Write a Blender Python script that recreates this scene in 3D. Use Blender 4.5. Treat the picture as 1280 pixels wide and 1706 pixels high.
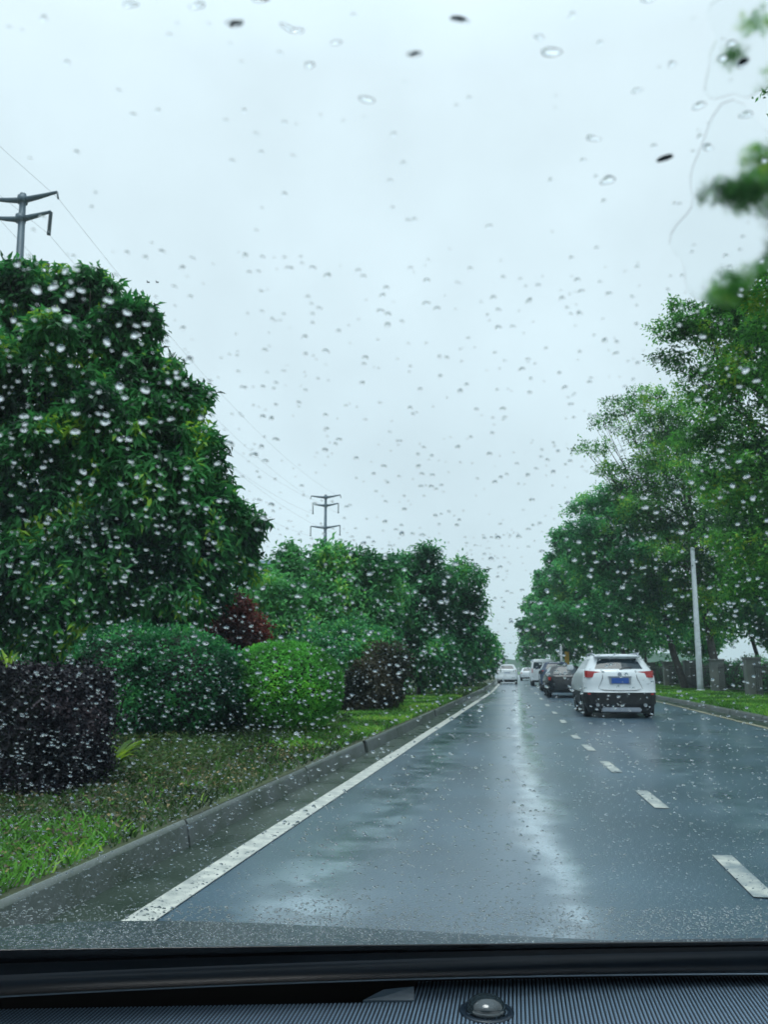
import bpy, bmesh, math, random
import numpy as np
from mathutils import Vector, Matrix
random.seed(7); RNG = np.random.default_rng(7)
S = bpy.context.scene; C = S.collection
for o in list(bpy.data.objects): bpy.data.objects.remove(o)
PI = math.pi; R = math.radians

# ------------------------------------------------------------------ camera
FPX, CX, CY = 1283.0, 640.0, 853.0            # focal length and centre in photo pixels
CAM = Vector((0, 0, 1.25))
PITCH, YAW = R(11.54), R(9.32)
cam_d = bpy.data.cameras.new('camera'); cam = bpy.data.objects.new('camera', cam_d); C.objects.link(cam)
cam.location = CAM; cam.rotation_euler = (PI/2 + PITCH, 0, YAW)
cam_d.sensor_fit = 'HORIZONTAL'; cam_d.sensor_width = 36; cam_d.lens = 36*FPX/1280
cam_d.clip_start = 0.02; cam_d.clip_end = 5000
cam_d.dof.use_dof = True; cam_d.dof.focus_distance = 0.85; cam_d.dof.aperture_fstop = (cam_d.lens/1000)/0.0013
S.camera = cam
# ------------------------------------------------------------------ world, sun, exposure
W = bpy.data.worlds.new('World'); S.world = W; W.use_nodes = True
nt = W.node_tree; N = nt.nodes; L = nt.links; N.clear()
out = N.new('ShaderNodeOutputWorld'); bg = N.new('ShaderNodeBackground'); bg.inputs[1].default_value = 0.1
sky = N.new('ShaderNodeTexSky'); sky.sky_type = 'NISHITA'; sky.sun_disc = False
sky.sun_elevation = R(80); sky.sun_rotation = R(194); sky.dust_density = 4
tc = N.new('ShaderNodeTexCoord'); sep = N.new('ShaderNodeSeparateXYZ'); L.new(tc.outputs['Generated'], sep.inputs[0])
rp = N.new('ShaderNodeValToRGB'); L.new(sep.outputs[2], rp.inputs[0])
e = rp.color_ramp.elements
e[0].position = 0.0; e[0].color = (7.5, 8.6, 9.1, 1)
e[1].position = 1.0; e[1].color = (14.0, 16.6, 18.2, 1)
m_ = e.new(0.66); m_.color = (8.7, 9.6, 10.0, 1)
nz = N.new('ShaderNodeTexNoise'); nz.inputs['Scale'].default_value = 3.2; nz.inputs['Detail'].default_value = 6
L.new(tc.outputs['Generated'], nz.inputs['Vector'])
mr = N.new('ShaderNodeMapRange'); mr.inputs[1].default_value = .3; mr.inputs[2].default_value = .7; mr.inputs[3].default_value = .90; mr.inputs[4].default_value = 1.07
L.new(nz.outputs[0], mr.inputs[0])
vm = N.new('ShaderNodeVectorMath'); vm.operation = 'SCALE'; L.new(rp.outputs[0], vm.inputs[0]); L.new(mr.outputs[0], vm.inputs['Scale'])
mx = N.new('ShaderNodeMix'); mx.data_type = 'RGBA'; mx.inputs[0].default_value = 0.93
L.new(sky.outputs[0], mx.inputs[6]); L.new(vm.outputs[0], mx.inputs[7])
L.new(mx.outputs[2], bg.inputs[0]); L.new(bg.outputs[0], out.inputs[0])
sun_d = bpy.data.lights.new('sun', 'SUN'); sun_d.energy = 1.5; sun_d.angle = R(25); sun_d.color = (1, .97, .92)
sun = bpy.data.objects.new('sun', sun_d); C.objects.link(sun); sun.rotation_euler = (R(10), 0, R(-14))
S.view_settings.view_transform = 'Standard'; S.view_settings.look = 'None'
S.view_settings.exposure = 0.08; S.view_settings.gamma = 1
S.render.resolution_x = 769; S.render.resolution_y = 1024
try:
    S.cycles.max_bounces = 10; S.cycles.transmission_bounces = 8; S.cycles.transparent_max_bounces = 12
    S.cycles.diffuse_bounces = 2; S.cycles.glossy_bounces = 3; S.cycles.volume_bounces = 1
except Exception: pass

ROT = cam.rotation_euler.to_matrix()
def ray(px, py): return ROT @ Vector(((px-CX)/FPX, -(py-CY)/FPX, -1))
def U(px, py, Y):                       # point seen at a pixel, at Y metres down the road
    d = ray(px, py); return CAM + d*(Y/d.y)
def G(px, py, z=0):                     # point seen at a pixel, on the level z
    d = ray(px, py); return CAM + d*((z-CAM.z)/d.z)
def ppm(Y): return Y/FPX

# ------------------------------------------------------------------ materials
def mat(name, col, rough=.6, metal=0, noise=0, nscale=5, bump=0, bscale=40, col2=None, spec=.5, coord='Object', ndetail=4, rough2=None):
    m = bpy.data.materials.new(name); m.use_nodes = True; n = m.node_tree.nodes; l = m.node_tree.links
    b = n['Principled BSDF']; b.inputs['Base Color'].default_value = (*col, 1); b.inputs['Roughness'].default_value = rough
    b.inputs['Metallic'].default_value = metal; b.inputs['Specular IOR Level'].default_value = spec
    t = n.new('ShaderNodeTexCoord')
    if noise or col2 or rough2 is not None:
        a = n.new('ShaderNodeTexNoise'); a.inputs['Scale'].default_value = nscale; a.inputs['Detail'].default_value = ndetail
        l.new(t.outputs[coord], a.inputs['Vector'])
        r = n.new('ShaderNodeValToRGB'); l.new(a.outputs[0], r.inputs[0])
        c2 = col2 if col2 else tuple(c*(1+noise) for c in col); c1 = col if col2 else tuple(c*(1-noise) for c in col)
        r.color_ramp.elements[0].position = .35; r.color_ramp.elements[0].color = (*c1, 1)
        r.color_ramp.elements[1].position = .65; r.color_ramp.elements[1].color = (*c2, 1)
        l.new(r.outputs[0], b.inputs['Base Color'])
        if rough2 is not None:
            q = n.new('ShaderNodeMapRange'); q.inputs[1].default_value = .35; q.inputs[2].default_value = .65
            q.inputs[3].default_value = rough; q.inputs[4].default_value = rough2
            l.new(a.outputs[0], q.inputs[0]); l.new(q.outputs[0], b.inputs['Roughness'])
    if bump:
        a = n.new('ShaderNodeTexNoise'); a.inputs['Scale'].default_value = bscale; a.inputs['Detail'].default_value = 5
        l.new(t.outputs[coord], a.inputs['Vector'])
        u = n.new('ShaderNodeBump'); u.inputs['Strength'].default_value = bump; u.inputs['Distance'].default_value = .02
        l.new(a.outputs[0], u.inputs['Height']); l.new(u.outputs[0], b.inputs['Normal'])
    return m
def leafmat(name, dark, light, tip=None, trans=.42, nscale=.7, rough=.5):
    """leaf: colour drifts over the crown, and from leaf to leaf"""
    m = bpy.data.materials.new(name); m.use_nodes = True; n = m.node_tree.nodes; l = m.node_tree.links
    b = n['Principled BSDF']; b.inputs['Roughness'].default_value = rough; b.inputs['Specular IOR Level'].default_value = .3
    g = n.new('ShaderNodeNewGeometry'); t = n.new('ShaderNodeTexCoord')
    a = n.new('ShaderNodeTexNoise'); a.inputs['Scale'].default_value = nscale; a.inputs['Detail'].default_value = 3; l.new(t.outputs['Object'], a.inputs['Vector'])
    ma = n.new('ShaderNodeMath'); ma.operation = 'MULTIPLY_ADD'; ma.inputs[1].default_value = .45; l.new(g.outputs['Random Per Island'], ma.inputs[0])
    sc = n.new('ShaderNodeMath'); sc.operation = 'MULTIPLY_ADD'; sc.inputs[1].default_value = 2.3; sc.inputs[2].default_value = -.86; l.new(a.outputs[0], sc.inputs[0])
    l.new(sc.outputs[0], ma.inputs[2])
    r = n.new('ShaderNodeValToRGB'); l.new(ma.outputs[0], r.inputs[0])
    r.color_ramp.elements[0].position = .24; r.color_ramp.elements[0].color = (*[q*.5 for q in dark], 1)
    r.color_ramp.elements[1].position = .8; r.color_ramp.elements[1].color = (*light, 1)
    if tip:
        q = r.color_ramp.elements.new(.92); q.color = (*tip, 1)
    l.new(r.outputs[0], b.inputs['Base Color'])
    tr = n.new('ShaderNodeBsdfTranslucent'); l.new(r.outputs[0], tr.inputs[0])
    ms = n.new('ShaderNodeMixShader'); ms.inputs[0].default_value = trans
    l.new(b.outputs[0], ms.inputs[1]); l.new(tr.outputs[0], ms.inputs[2]); l.new(ms.outputs[0], n['Material Output'].inputs[0])
    return m

M_big   = leafmat('leaf_big_tree', (.007,.075,.03), (.07,.34,.085), (.30,.52,.04), nscale=1.0)
M_light = leafmat('leaf_fresh', (.05,.27,.10), (.16,.55,.15), (.34,.62,.10))
M_dark  = leafmat('leaf_dark_tree', (.018,.13,.055), (.08,.38,.12), (.17,.48,.08))
M_hedge = leafmat('leaf_hedge', (.012,.11,.045), (.05,.30,.09), (.09,.38,.07), nscale=1.5)
M_hedge2= leafmat('leaf_hedge_bright', (.10,.42,.06), (.16,.60,.08), (.28,.68,.07), nscale=1.5)
M_purp  = leafmat('leaf_purple', (.005,.005,.008), (.020,.014,.022), (.10,.07,.08), trans=.15, nscale=2)
M_red   = leafmat('leaf_red', (.07,.02,.02), (.22,.05,.035), (.25,.09,.05), nscale=1)
M_brown = leafmat('leaf_brown', (.016,.040,.020), (.085,.075,.04), nscale=1)
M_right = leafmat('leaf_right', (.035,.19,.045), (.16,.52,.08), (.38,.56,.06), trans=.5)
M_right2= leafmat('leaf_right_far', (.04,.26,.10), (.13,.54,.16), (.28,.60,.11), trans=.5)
M_yell  = leafmat('leaf_yellow_green', (.10,.26,.02), (.30,.48,.03), (.5,.55,.08), nscale=4)
M_grass = leafmat('grass_blade', (.06,.21,.025), (.15,.42,.045), (.32,.48,.06), nscale=.6)
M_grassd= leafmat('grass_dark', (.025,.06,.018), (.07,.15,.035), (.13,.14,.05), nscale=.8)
M_litter= leafmat('fallen_leaf', (.05,.045,.02), (.15,.12,.05), (.38,.28,.12), trans=.1, nscale=3)
M_bark  = mat('bark', (.05,.045,.04), .75, noise=.4, nscale=6, bump=.6, bscale=12)
M_soil  = mat('soil', (.028,.030,.014), .8, col2=(.05,.075,.02), nscale=.9, bump=.5, bscale=8)
M_white = mat('car_white', (.62,.66,.69), .22, noise=.04, nscale=2)
M_black = mat('car_black', (.012,.014,.018), .2, noise=.2, nscale=2)
M_navy  = mat('car_navy', (.03,.05,.09), .2, noise=.1, nscale=2)
M_silver= mat('car_silver', (.36,.42,.46), .25, metal=.5, noise=.05, nscale=3)
M_clad  = mat('cladding', (.007,.008,.009), .6, noise=.3, nscale=5)
M_glass = mat('car_glass', (.02,.035,.045), .08, noise=.1, nscale=1, spec=.25)
M_red_l = mat('tail_lamp', (.38,.03,.03), .15, noise=.2, nscale=8)
M_plate = mat('plate_blue', (.02,.09,.36), .35, noise=.1, nscale=10)
M_tyre  = mat('rubber', (.012,.012,.013), .6, noise=.2, nscale=8)
M_rim   = mat('rim', (.3,.32,.34), .3, metal=.8, noise=.1)
M_skid  = mat('skid_plate', (.28,.31,.36), .4, metal=.3, noise=.1)
M_steel = mat('tower_steel', (.05,.09,.12), .5, metal=.2, noise=.15, nscale=1)
M_insul = mat('insulator', (.03,.06,.075), .3, noise=.2)
M_conc  = mat('pole_concrete', (.42,.47,.50), .6, noise=.15, nscale=3, bump=.2, bscale=20)
M_pillar= mat('pillar_render', (.15,.16,.15), .7, col2=(.09,.105,.10), nscale=1.6, bump=.4, bscale=9)
M_iron  = mat('iron', (.012,.016,.018), .4, noise=.2)
M_yellow= mat('yellow_paint', (.62,.36,.02), .4, noise=.1)

# ------------------------------------------------------------------ mesh helpers
def tag(o, label=None, cat=None, group=None, kind=None):
    if label: o['label'] = label
    if cat: o['category'] = cat
    if group: o['group'] = group
    if kind: o['kind'] = kind
    return o
def link(name, me, m=None, parent=None, smooth=False):
    o = bpy.data.objects.new(name, me); C.objects.link(o)
    if m: me.materials.append(m)
    if parent is not None:
        o.parent = parent
        o.matrix_parent_inverse = Matrix.Translation(-parent.location) if parent.type == 'EMPTY' and parent.rotation_euler.z == 0 else parent.matrix_world.inverted()
    if smooth:
        me.polygons.foreach_set('use_smooth', [True]*len(me.polygons))
    return o
def obj(name, bm, m, parent=None, smooth=False):
    me = bpy.data.meshes.new(name); bm.normal_update(); bm.to_mesh(me); bm.free()
    return link(name, me, m, parent, smooth)
def empty(name, loc, label=None, cat=None, group=None, kind=None):
    o = bpy.data.objects.new(name, None); C.objects.link(o); o.location = loc; o.empty_display_size = .2
    return tag(o, label, cat, group, kind)
def nm(name, v, quads):                  # numpy quads -> mesh
    me = bpy.data.meshes.new(name)
    v = np.asarray(v, np.float32).reshape(-1, 3); q = np.asarray(quads, np.int32); k = q.shape[1]
    me.vertices.add(len(v)); me.vertices.foreach_set('co', v.ravel())
    me.loops.add(q.size); me.loops.foreach_set('vertex_index', q.ravel())
    me.polygons.add(len(q)); me.polygons.foreach_set('loop_start', np.arange(0, q.size, k, dtype=np.int32))
    me.update(calc_edges=True); return me
def box(bm, x0, x1, y0, y1, z0, z1, bev=0):
    r = bmesh.ops.create_cube(bm, size=1)
    for v in r['verts']:
        v.co = Vector((x0+(v.co.x+.5)*(x1-x0), y0+(v.co.y+.5)*(y1-y0), z0+(v.co.z+.5)*(z1-z0)))
    if bev:
        es = list({e for v in r['verts'] for e in v.link_edges})
        bmesh.ops.bevel(bm, geom=es, offset=bev, segments=2, affect='EDGES')
    return bm
def tube(bm, pts, rad, seg=8, cap=True):
    pts = [Vector(p) for p in pts]; n = len(pts)
    if not hasattr(rad, '__len__'): rad = [rad]*n
    rings = []
    for i, p in enumerate(pts):
        d = (pts[min(i+1, n-1)]-pts[max(i-1, 0)]).normalized()
        a = d.cross(Vector((0, 0, 1)) if abs(d.z) < .9 else Vector((0, 1, 0))).normalized(); b = d.cross(a)
        rings.append([bm.verts.new(p + (a*math.cos(t*2*PI/seg)+b*math.sin(t*2*PI/seg))*rad[i]) for t in range(seg)])
    for i in range(n-1):
        for t in range(seg):
            bm.faces.new((rings[i][t], rings[i][(t+1) % seg], rings[i+1][(t+1) % seg], rings[i+1][t]))
    if cap: bm.faces.new(rings[0][::-1]); bm.faces.new(rings[-1])
    return bm
def lathe(bm, prof, c, axis='z', seg=20):
    rings = []
    for r_, h in prof:
        ring = []
        for t in range(seg):
            a = t*2*PI/seg
            p = (r_*math.cos(a), r_*math.sin(a), h) if axis == 'z' else (h, r_*math.cos(a), r_*math.sin(a))
            ring.append(bm.verts.new(Vector(c)+Vector(p)))
        rings.append(ring)
    for i in range(len(rings)-1):
        for t in range(seg):
            bm.faces.new((rings[i][t], rings[i][(t+1) % seg], rings[i+1][(t+1) % seg], rings[i+1][t]))
    bm.faces.new(rings[0][::-1]); bm.faces.new(rings[-1]); return bm

# ------------------------------------------------------------------ foliage
def unit(a): return a/np.maximum(np.linalg.norm(a, axis=1, keepdims=True), 1e-9)
def leaves(P, D, Nn, ln, wd, fold=.25):
    """diamond leaves folded on the midrib: P base, D direction, Nn face normal"""
    D = unit(D); T = unit(np.cross(D, Nn)); Nn = unit(np.cross(T, D)); n = len(P)
    ln = ln.reshape(-1, 1); wd = wd.reshape(-1, 1)
    a = P; b = P+D*ln*.45+T*wd*.5+Nn*wd*fold; c = P+D*ln-Nn*ln*.15; d = P+D*ln*.45-T*wd*.5+Nn*wd*fold
    v = np.stack([a, b, c, d], 1).reshape(-1, 3); i = np.arange(n)*4
    f = np.concatenate([np.stack([i, i+1, i+2], 1), np.stack([i, i+2, i+3], 1)])
    return v, f
def foliage(name, lobes, spr, nl, ln, wd, droop=.5, fill=.55, m=None, parent=None, up=.3, rough=.18, flat=0, scat=.55):
    """lobes: (centre, (rx,ry,rz), weight); sprigs of leaves over and inside the lobes, with hollows between them"""
    Ps, Os = [], []
    wts = np.array([l[1][0]*l[1][2]*l[2] for l in lobes]); cnt = np.maximum((spr*wts/wts.sum()).astype(int), 3)
    for (c, r, w), k in zip(lobes, cnt):
        u = unit(RNG.normal(size=(k, 3)))
        ph = RNG.uniform(0, 6.28, 6)
        bump_ = 1+rough*(np.sin(u[:, 0]*7+ph[0])*np.sin(u[:, 1]*6+ph[1])+np.sin(u[:, 2]*9+ph[2])*np.sin(u[:, 0]*11+ph[3]))
        rr = np.where(RNG.random(k) < fill, 1-.12*RNG.random(k), RNG.random(k)**.5)*bump_
        p = np.array(c)+u*np.array(r)*rr[:, None]
        Ps.append(p); Os.append(u/np.array(r)*np.mean(r))
    P = np.concatenate(Ps); O = unit(np.concatenate(Os)); n = len(P)
    ax = unit(O+np.array([0, 0, up])+RNG.normal(scale=.35, size=(n, 3)))
    P = np.repeat(P, nl, 0); ax = np.repeat(ax, nl, 0); O = np.repeat(O, nl, 0); n = len(P)
    D = unit(ax*.55+unit(RNG.normal(size=(n, 3)))*1.0+np.array([0, 0, -droop]))
    if flat: D[:, 2] *= (1-flat); D = unit(D)
    P = P+RNG.normal(scale=ln*scat, size=(n, 3))
    Nn = unit(np.array([0, 0, 1.0])+O*.5+RNG.normal(scale=.45, size=(n, 3)))
    s = RNG.uniform(.6, 1.2, n)
    v, f = leaves(P, D, Nn, ln*s, wd*s)
    return link(name, nm(name, v, f), m, parent)
def W3(lobes):                            # (px, py, r_px, Y[, squash, weight]) -> world lobes
    o_ = []
    for l in lobes:
        px, py, r, Y = l[:4]; sq = l[4] if len(l) > 4 else 1; w = l[5] if len(l) > 5 else 1
        c = U(px, py, Y); k = r*ppm(Y); o_.append((tuple(c), (k, k*.9, k*sq), w))
    return o_
def satellites(Lw, n_, size=(.28, .5), squash=.6, w=1.0, reach=1.0):
    """smaller leaf clumps standing out of each lobe, so a crown has an uneven edge and hollows"""
    o_ = []
    for c, r, w0 in Lw:
        o_.append((c, tuple(q*.93 for q in r), w0*.75))
        for k in range(n_):
            d = Vector((random.gauss(0, 1), random.gauss(0, 1), random.gauss(.15, .8))).normalized(); q = random.uniform(*size)
            o_.append(((c[0]+d.x*r[0]*reach, c[1]+d.y*r[1]*reach, c[2]+d.z*r[2]*reach), (r[0]*q, r[1]*q, r[2]*q*squash), w))
    return o_
def tree(name, lobes, base, label, group=None, spr=6000, nl=6, ln=.2, wd=.08, m=None, trunk_r=.2, limb=True, cat='tree', sat=0, satk={}, **kw):
    base = Vector(base); t = empty(name, base, label, cat, group); Lw = W3(lobes)
    cz = np.average([l[0][2] for l in Lw], weights=[l[1][0] for l in Lw]); cx = np.average([l[0][0] for l in Lw], weights=[l[1][0] for l in Lw])
    cy = np.average([l[0][1] for l in Lw], weights=[l[1][0] for l in Lw]); zmin = min(l[0][2]-l[1][2] for l in Lw)
    fork = Vector((base.x*.75+cx*.25, base.y*.75+cy*.25, max(base.z+.5, min(zmin+.25*(cz-zmin), cz))))
    top = Vector((cx*.7+base.x*.3, cy*.7+base.y*.3, cz+.5*(cz-fork.z)))
    bm = bmesh.new(); mid = base.lerp(fork, .5)+Vector((random.uniform(-.1, .1), random.uniform(-.1, .1), 0))
    tube(bm, [base-Vector((0, 0, .1)), base+Vector((0, 0, .25)), mid, fork, top], [trunk_r*1.35, trunk_r*1.05, trunk_r*.85, trunk_r*.7, trunk_r*.25], 9)
    obj('trunk', bm, M_bark, t, True)
    if limb:
        bm = bmesh.new()
        for c, r, w in Lw:
            c = Vector(c); s = fork.lerp(top, random.uniform(0, .6)); mm = s.lerp(c, .5)+Vector((0, 0, -.12*(c-s).length))
            lk = min(1, (r[0]/(trunk_r*6)))**2.5; tube(bm, [s, mm, c], [trunk_r*.38*lk, trunk_r*.22*lk, trunk_r*.10*lk], 6)
            for k in range(7 if lk > .2 else 0):
                d = Vector((random.gauss(0, 1), random.gauss(0, 1), random.gauss(.25, .7))).normalized()
                e_ = c+Vector((d.x*r[0], d.y*r[1], d.z*r[2]))*.92; h = mm.lerp(c, random.random())
                tube(bm, [h, h.lerp(e_, .5)+Vector((0, 0, random.uniform(-.05, .1)*r[0])), e_], [trunk_r*.10, trunk_r*.06, trunk_r*.025], 4)
        obj('branches', bm, M_bark, t, True)
    if sat: Lw = satellites(Lw, sat, **satk)
    foliage('crown', Lw, spr, nl, ln, wd, m=m, parent=t, **kw)
    return t

# ------------------------------------------------------------------ ground, road
def bend(Y): return -0.0003*max(0, Y-60)**2 if Y < 200 else -0.0003*140**2-(Y-200)*.084
XL = lambda Y: -1.98+.017*min(Y, 45)+bend(Y)          # white edge line
XK = lambda Y: -2.42+.016*min(Y, 45)+bend(Y)          # foot of the left kerb
XD = lambda Y: 1.42-.018*min(Y, 14)+bend(Y)           # lane dashes
XR = lambda Y: 5.05+.018*min(Y, 30)+bend(Y)           # right edge line
XRK = lambda Y: XR(Y)+.55                             # right kerb
def strip(name, fa, fb, ys, z, m, nx=1, parent=None):
    v = []; q = []
    for i, Y in enumerate(ys):
        for j in range(nx+1):
            t = j/nx; v.append((fa(Y)*(1-t)+fb(Y)*t, Y, z))
    for i in range(len(ys)-1):
        for j in range(nx):
            a = i*(nx+1)+j; q.append((a, a+1, a+nx+2, a+nx+1))
    return link(name, nm(name, v, q), m, parent)
YS = [-20, -8]+[i*2.0 for i in range(0, 60)]+[120+i*12 for i in range(0, 20)]

def road_mat():
    m = bpy.data.materials.new('wet_asphalt'); m.use_nodes = True; n = m.node_tree.nodes; l = m.node_tree.links; b = n['Principled BSDF']
    t = n.new('ShaderNodeTexCoord'); sp = n.new('ShaderNodeSeparateXYZ'); l.new(t.outputs['Object'], sp.inputs[0])
    def gauss(cx, w, ns):            # a band along the road, worn smooth by wheels, ragged-edged; also masks painted sheen
        nn = n.new('ShaderNodeTexNoise'); nn.inputs['Scale'].default_value = ns; nn.inputs['Detail'].default_value = 3
        mp = n.new('ShaderNodeMapping'); mp.inputs['Scale'].default_value = (1, .45, 1); mp.inputs['Location'].default_value = (cx*7, 0, 0)
        l.new(t.outputs['Object'], mp.inputs[0]); l.new(mp.outputs[0], nn.inputs['Vector'])
        a = n.new('ShaderNodeMath'); a.operation = 'MULTIPLY_ADD'; a.inputs[1].default_value = .7; a.inputs[2].default_value = -.35-cx; l.new(nn.outputs[0], a.inputs[0])
        s = n.new('ShaderNodeMath'); s.operation = 'ADD'; l.new(sp.outputs[0], s.inputs[0]); l.new(a.outputs[0], s.inputs[1])
        d = n.new('ShaderNodeMath'); d.operation = 'ABSOLUTE'; l.new(s.outputs[0], d.inputs[0])
        r = n.new('ShaderNodeMapRange'); r.interpolation_type = 'SMOOTHSTEP'; r.inputs[1].default_value = w; r.inputs[2].default_value = 0; r.inputs[3].default_value = 0; r.inputs[4].default_value = 1
        l.new(d.outputs[0], r.inputs[0]); return r.outputs[0]
    g1 = gauss(-1.15, .5, .7); g2 = gauss(.20, .27, 1.6); g3 = gauss(2.0, .4, .8); g4 = gauss(4.0, .4, .8)
    def mxx(a, b_):
        k = n.new('ShaderNodeMath'); k.operation = 'MAXIMUM'; l.new(a, k.inputs[0]); l.new(b_, k.inputs[1]); return k.outputs[0]
    sc3 = n.new('ShaderNodeMath'); sc3.operation = 'MULTIPLY'; sc3.inputs[1].default_value = .35; l.new(mxx(g3, g4), sc3.inputs[0])
    sc1 = n.new('ShaderNodeMath'); sc1.operation = 'MULTIPLY'; sc1.inputs[1].default_value = .8; l.new(g1, sc1.inputs[0])
    tr = mxx(mxx(sc1.outputs[0], g2), sc3.outputs[0])
    big = n.new('ShaderNodeTexNoise'); big.inputs['Scale'].default_value = .55; big.inputs['Detail'].default_value = 6; l.new(t.outputs['Object'], big.inputs['Vector'])
    rr = n.new('ShaderNodeMath'); rr.operation = 'MULTIPLY_ADD'; rr.inputs[1].default_value = -.12; l.new(tr, rr.inputs[0])
    r0 = n.new('ShaderNodeMapRange'); r0.inputs[1].default_value = .3; r0.inputs[2].default_value = .7; r0.inputs[3].default_value = .26; r0.inputs[4].default_value = .42; l.new(big.outputs[0], r0.inputs[0])
    l.new(r0.outputs[0], rr.inputs[2]); l.new(rr.outputs[0], b.inputs['Roughness'])
    cr = n.new('ShaderNodeValToRGB'); l.new(big.outputs[0], cr.inputs[0])
    cr.color_ramp.elements[0].position = .3; cr.color_ramp.elements[0].color = (.060, .115, .165, 1)
    cr.color_ramp.elements[1].position = .7; cr.color_ramp.elements[1].color = (.110, .20, .275, 1)
    gr = n.new('ShaderNodeTexNoise'); gr.inputs['Scale'].default_value = 110; gr.inputs['Detail'].default_value = 3; l.new(t.outputs['Object'], gr.inputs['Vector'])
    mg = n.new('ShaderNodeMix'); mg.data_type = 'RGBA'; mg.blend_type = 'MULTIPLY'; mg.inputs[0].default_value = .75
    l.new(cr.outputs[0], mg.inputs[6]); l.new(gr.outputs[0], mg.inputs[7])
    wt = n.new('ShaderNodeMix'); wt.data_type = 'RGBA'; wt.blend_type = 'ADD'; l.new(mg.outputs[2], wt.inputs[6]); wt.inputs[7].default_value = (.19, .23, .25, 1)  # sky sheen along the wheel bands painted in as paler base colour
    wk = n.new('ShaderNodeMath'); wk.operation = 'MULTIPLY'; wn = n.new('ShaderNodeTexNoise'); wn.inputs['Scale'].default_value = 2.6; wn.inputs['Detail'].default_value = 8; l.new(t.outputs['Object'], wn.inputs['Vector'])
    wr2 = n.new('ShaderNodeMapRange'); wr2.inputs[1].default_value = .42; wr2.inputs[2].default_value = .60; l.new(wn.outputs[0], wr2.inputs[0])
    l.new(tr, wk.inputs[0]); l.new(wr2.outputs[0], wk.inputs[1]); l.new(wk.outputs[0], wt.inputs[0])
    l.new(wt.outputs[2], b.inputs['Base Color'])
    bn = n.new('ShaderNodeTexNoise'); bn.inputs['Scale'].default_value = 55; bn.inputs['Detail'].default_value = 4; l.new(t.outputs['Object'], bn.inputs['Vector'])
    bs = n.new('ShaderNodeMath'); bs.operation = 'MULTIPLY_ADD'; bs.inputs[1].default_value = -.25; bs.inputs[2].default_value = .60; l.new(tr, bs.inputs[0])
    bu = n.new('ShaderNodeBump'); bu.inputs['Distance'].default_value = .012; l.new(bs.outputs[0], bu.inputs['Strength']); l.new(bn.outputs[0], bu.inputs['Height'])
    l.new(bu.outputs[0], b.inputs['Normal'])
    b.inputs['Specular IOR Level'].default_value = .6
    cw = n.new('ShaderNodeMath'); cw.operation = 'MULTIPLY_ADD'; cw.inputs[1].default_value = .45; cw.inputs[2].default_value = .55; l.new(tr, cw.inputs[0])
    l.new(cw.outputs[0], b.inputs['Coat Weight'])
    crr = n.new('ShaderNodeMath'); crr.operation = 'MULTIPLY_ADD'; crr.inputs[1].default_value = -.11; crr.inputs[2].default_value = .22; l.new(tr, crr.inputs[0]); l.new(crr.outputs[0], b.inputs['Coat Roughness'])
    b2 = n.new('ShaderNodeBump'); b2.inputs['Distance'].default_value = .01; b2.inputs['Strength'].default_value = .08; nn2 = n.new('ShaderNodeTexNoise'); nn2.inputs['Scale'].default_value = 9; nn2.inputs['Detail'].default_value = 6
    l.new(t.outputs['Object'], nn2.inputs['Vector']); l.new(nn2.outputs[0], b2.inputs['Height']); l.new(b2.outputs[0], b.inputs['Coat Normal'])
    return m
M_road = road_mat()
M_line = mat('road_paint', (.62,.62,.56), .35, col2=(.36,.38,.36), nscale=9, bump=.2, bscale=60)
M_line_r = mat('road_paint_dirty', (.20,.19,.13), .4, col2=(.33,.31,.22), nscale=4, bump=.2, bscale=60)
M_gutter = mat('wet_gutter', (.016,.030,.020), .22, col2=(.032,.050,.036), nscale=1.6, bump=.25, bscale=18, rough2=.42)
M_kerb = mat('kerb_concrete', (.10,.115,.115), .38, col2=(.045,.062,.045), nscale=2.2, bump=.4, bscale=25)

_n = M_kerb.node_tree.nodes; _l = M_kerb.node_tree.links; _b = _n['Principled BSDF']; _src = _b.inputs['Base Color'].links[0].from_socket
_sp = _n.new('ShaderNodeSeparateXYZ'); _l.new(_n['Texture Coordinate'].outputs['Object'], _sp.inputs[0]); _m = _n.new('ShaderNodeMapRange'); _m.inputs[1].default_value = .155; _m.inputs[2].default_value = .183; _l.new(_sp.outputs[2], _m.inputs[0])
_x = _n.new('ShaderNodeMix'); _x.data_type = 'RGBA'; _l.new(_m.outputs[0], _x.inputs[0]); _l.new(_src, _x.inputs[6]); _x.inputs[7].default_value = (.17, .19, .18, 1); _l.new(_x.outputs[2], _b.inputs['Base Color'])   # lit top edge painted into the colour as a paler band
ground = link('ground', nm('ground', [(-1500,-300,-.03),(1500,-300,-.03),(1500,1800,-.03),(-1500,1800,-.03)], [(0,1,2,3)]), M_soil); tag(ground, kind='structure')
road = strip('road', lambda Y: XK(Y)-.05, lambda Y: XRK(Y)+.05, YS, 0, M_road, 6); tag(road, kind='structure')
gut = strip('gutter', lambda Y: XK(Y)-.02, lambda Y: XL(Y)-.02, [y for y in YS if y <= 120], .004, M_gutter); tag(gut, kind='structure')
gut2 = strip('gutter', lambda Y: XR(Y)+.09, lambda Y: XRK(Y)+.02, [y for y in YS if y <= 120], .004, M_gutter); tag(gut2, kind='structure')
marks = empty('road_markings', (0, 0, .004), kind='structure')
yy = [-3+i*1.0 for i in range(0, 95)]
strip('edge_line', lambda Y: XL(Y)-.085+.006*math.sin(Y*5), lambda Y: XL(Y)+.085+.006*math.sin(Y*7), yy, .008, M_line, parent=marks)
strip('edge_line', lambda Y: XR(Y)-.07+.01*math.sin(Y*3), lambda Y: XR(Y)+.07+.02*math.sin(Y*4.1), yy, .008, M_line_r, parent=marks)
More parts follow.
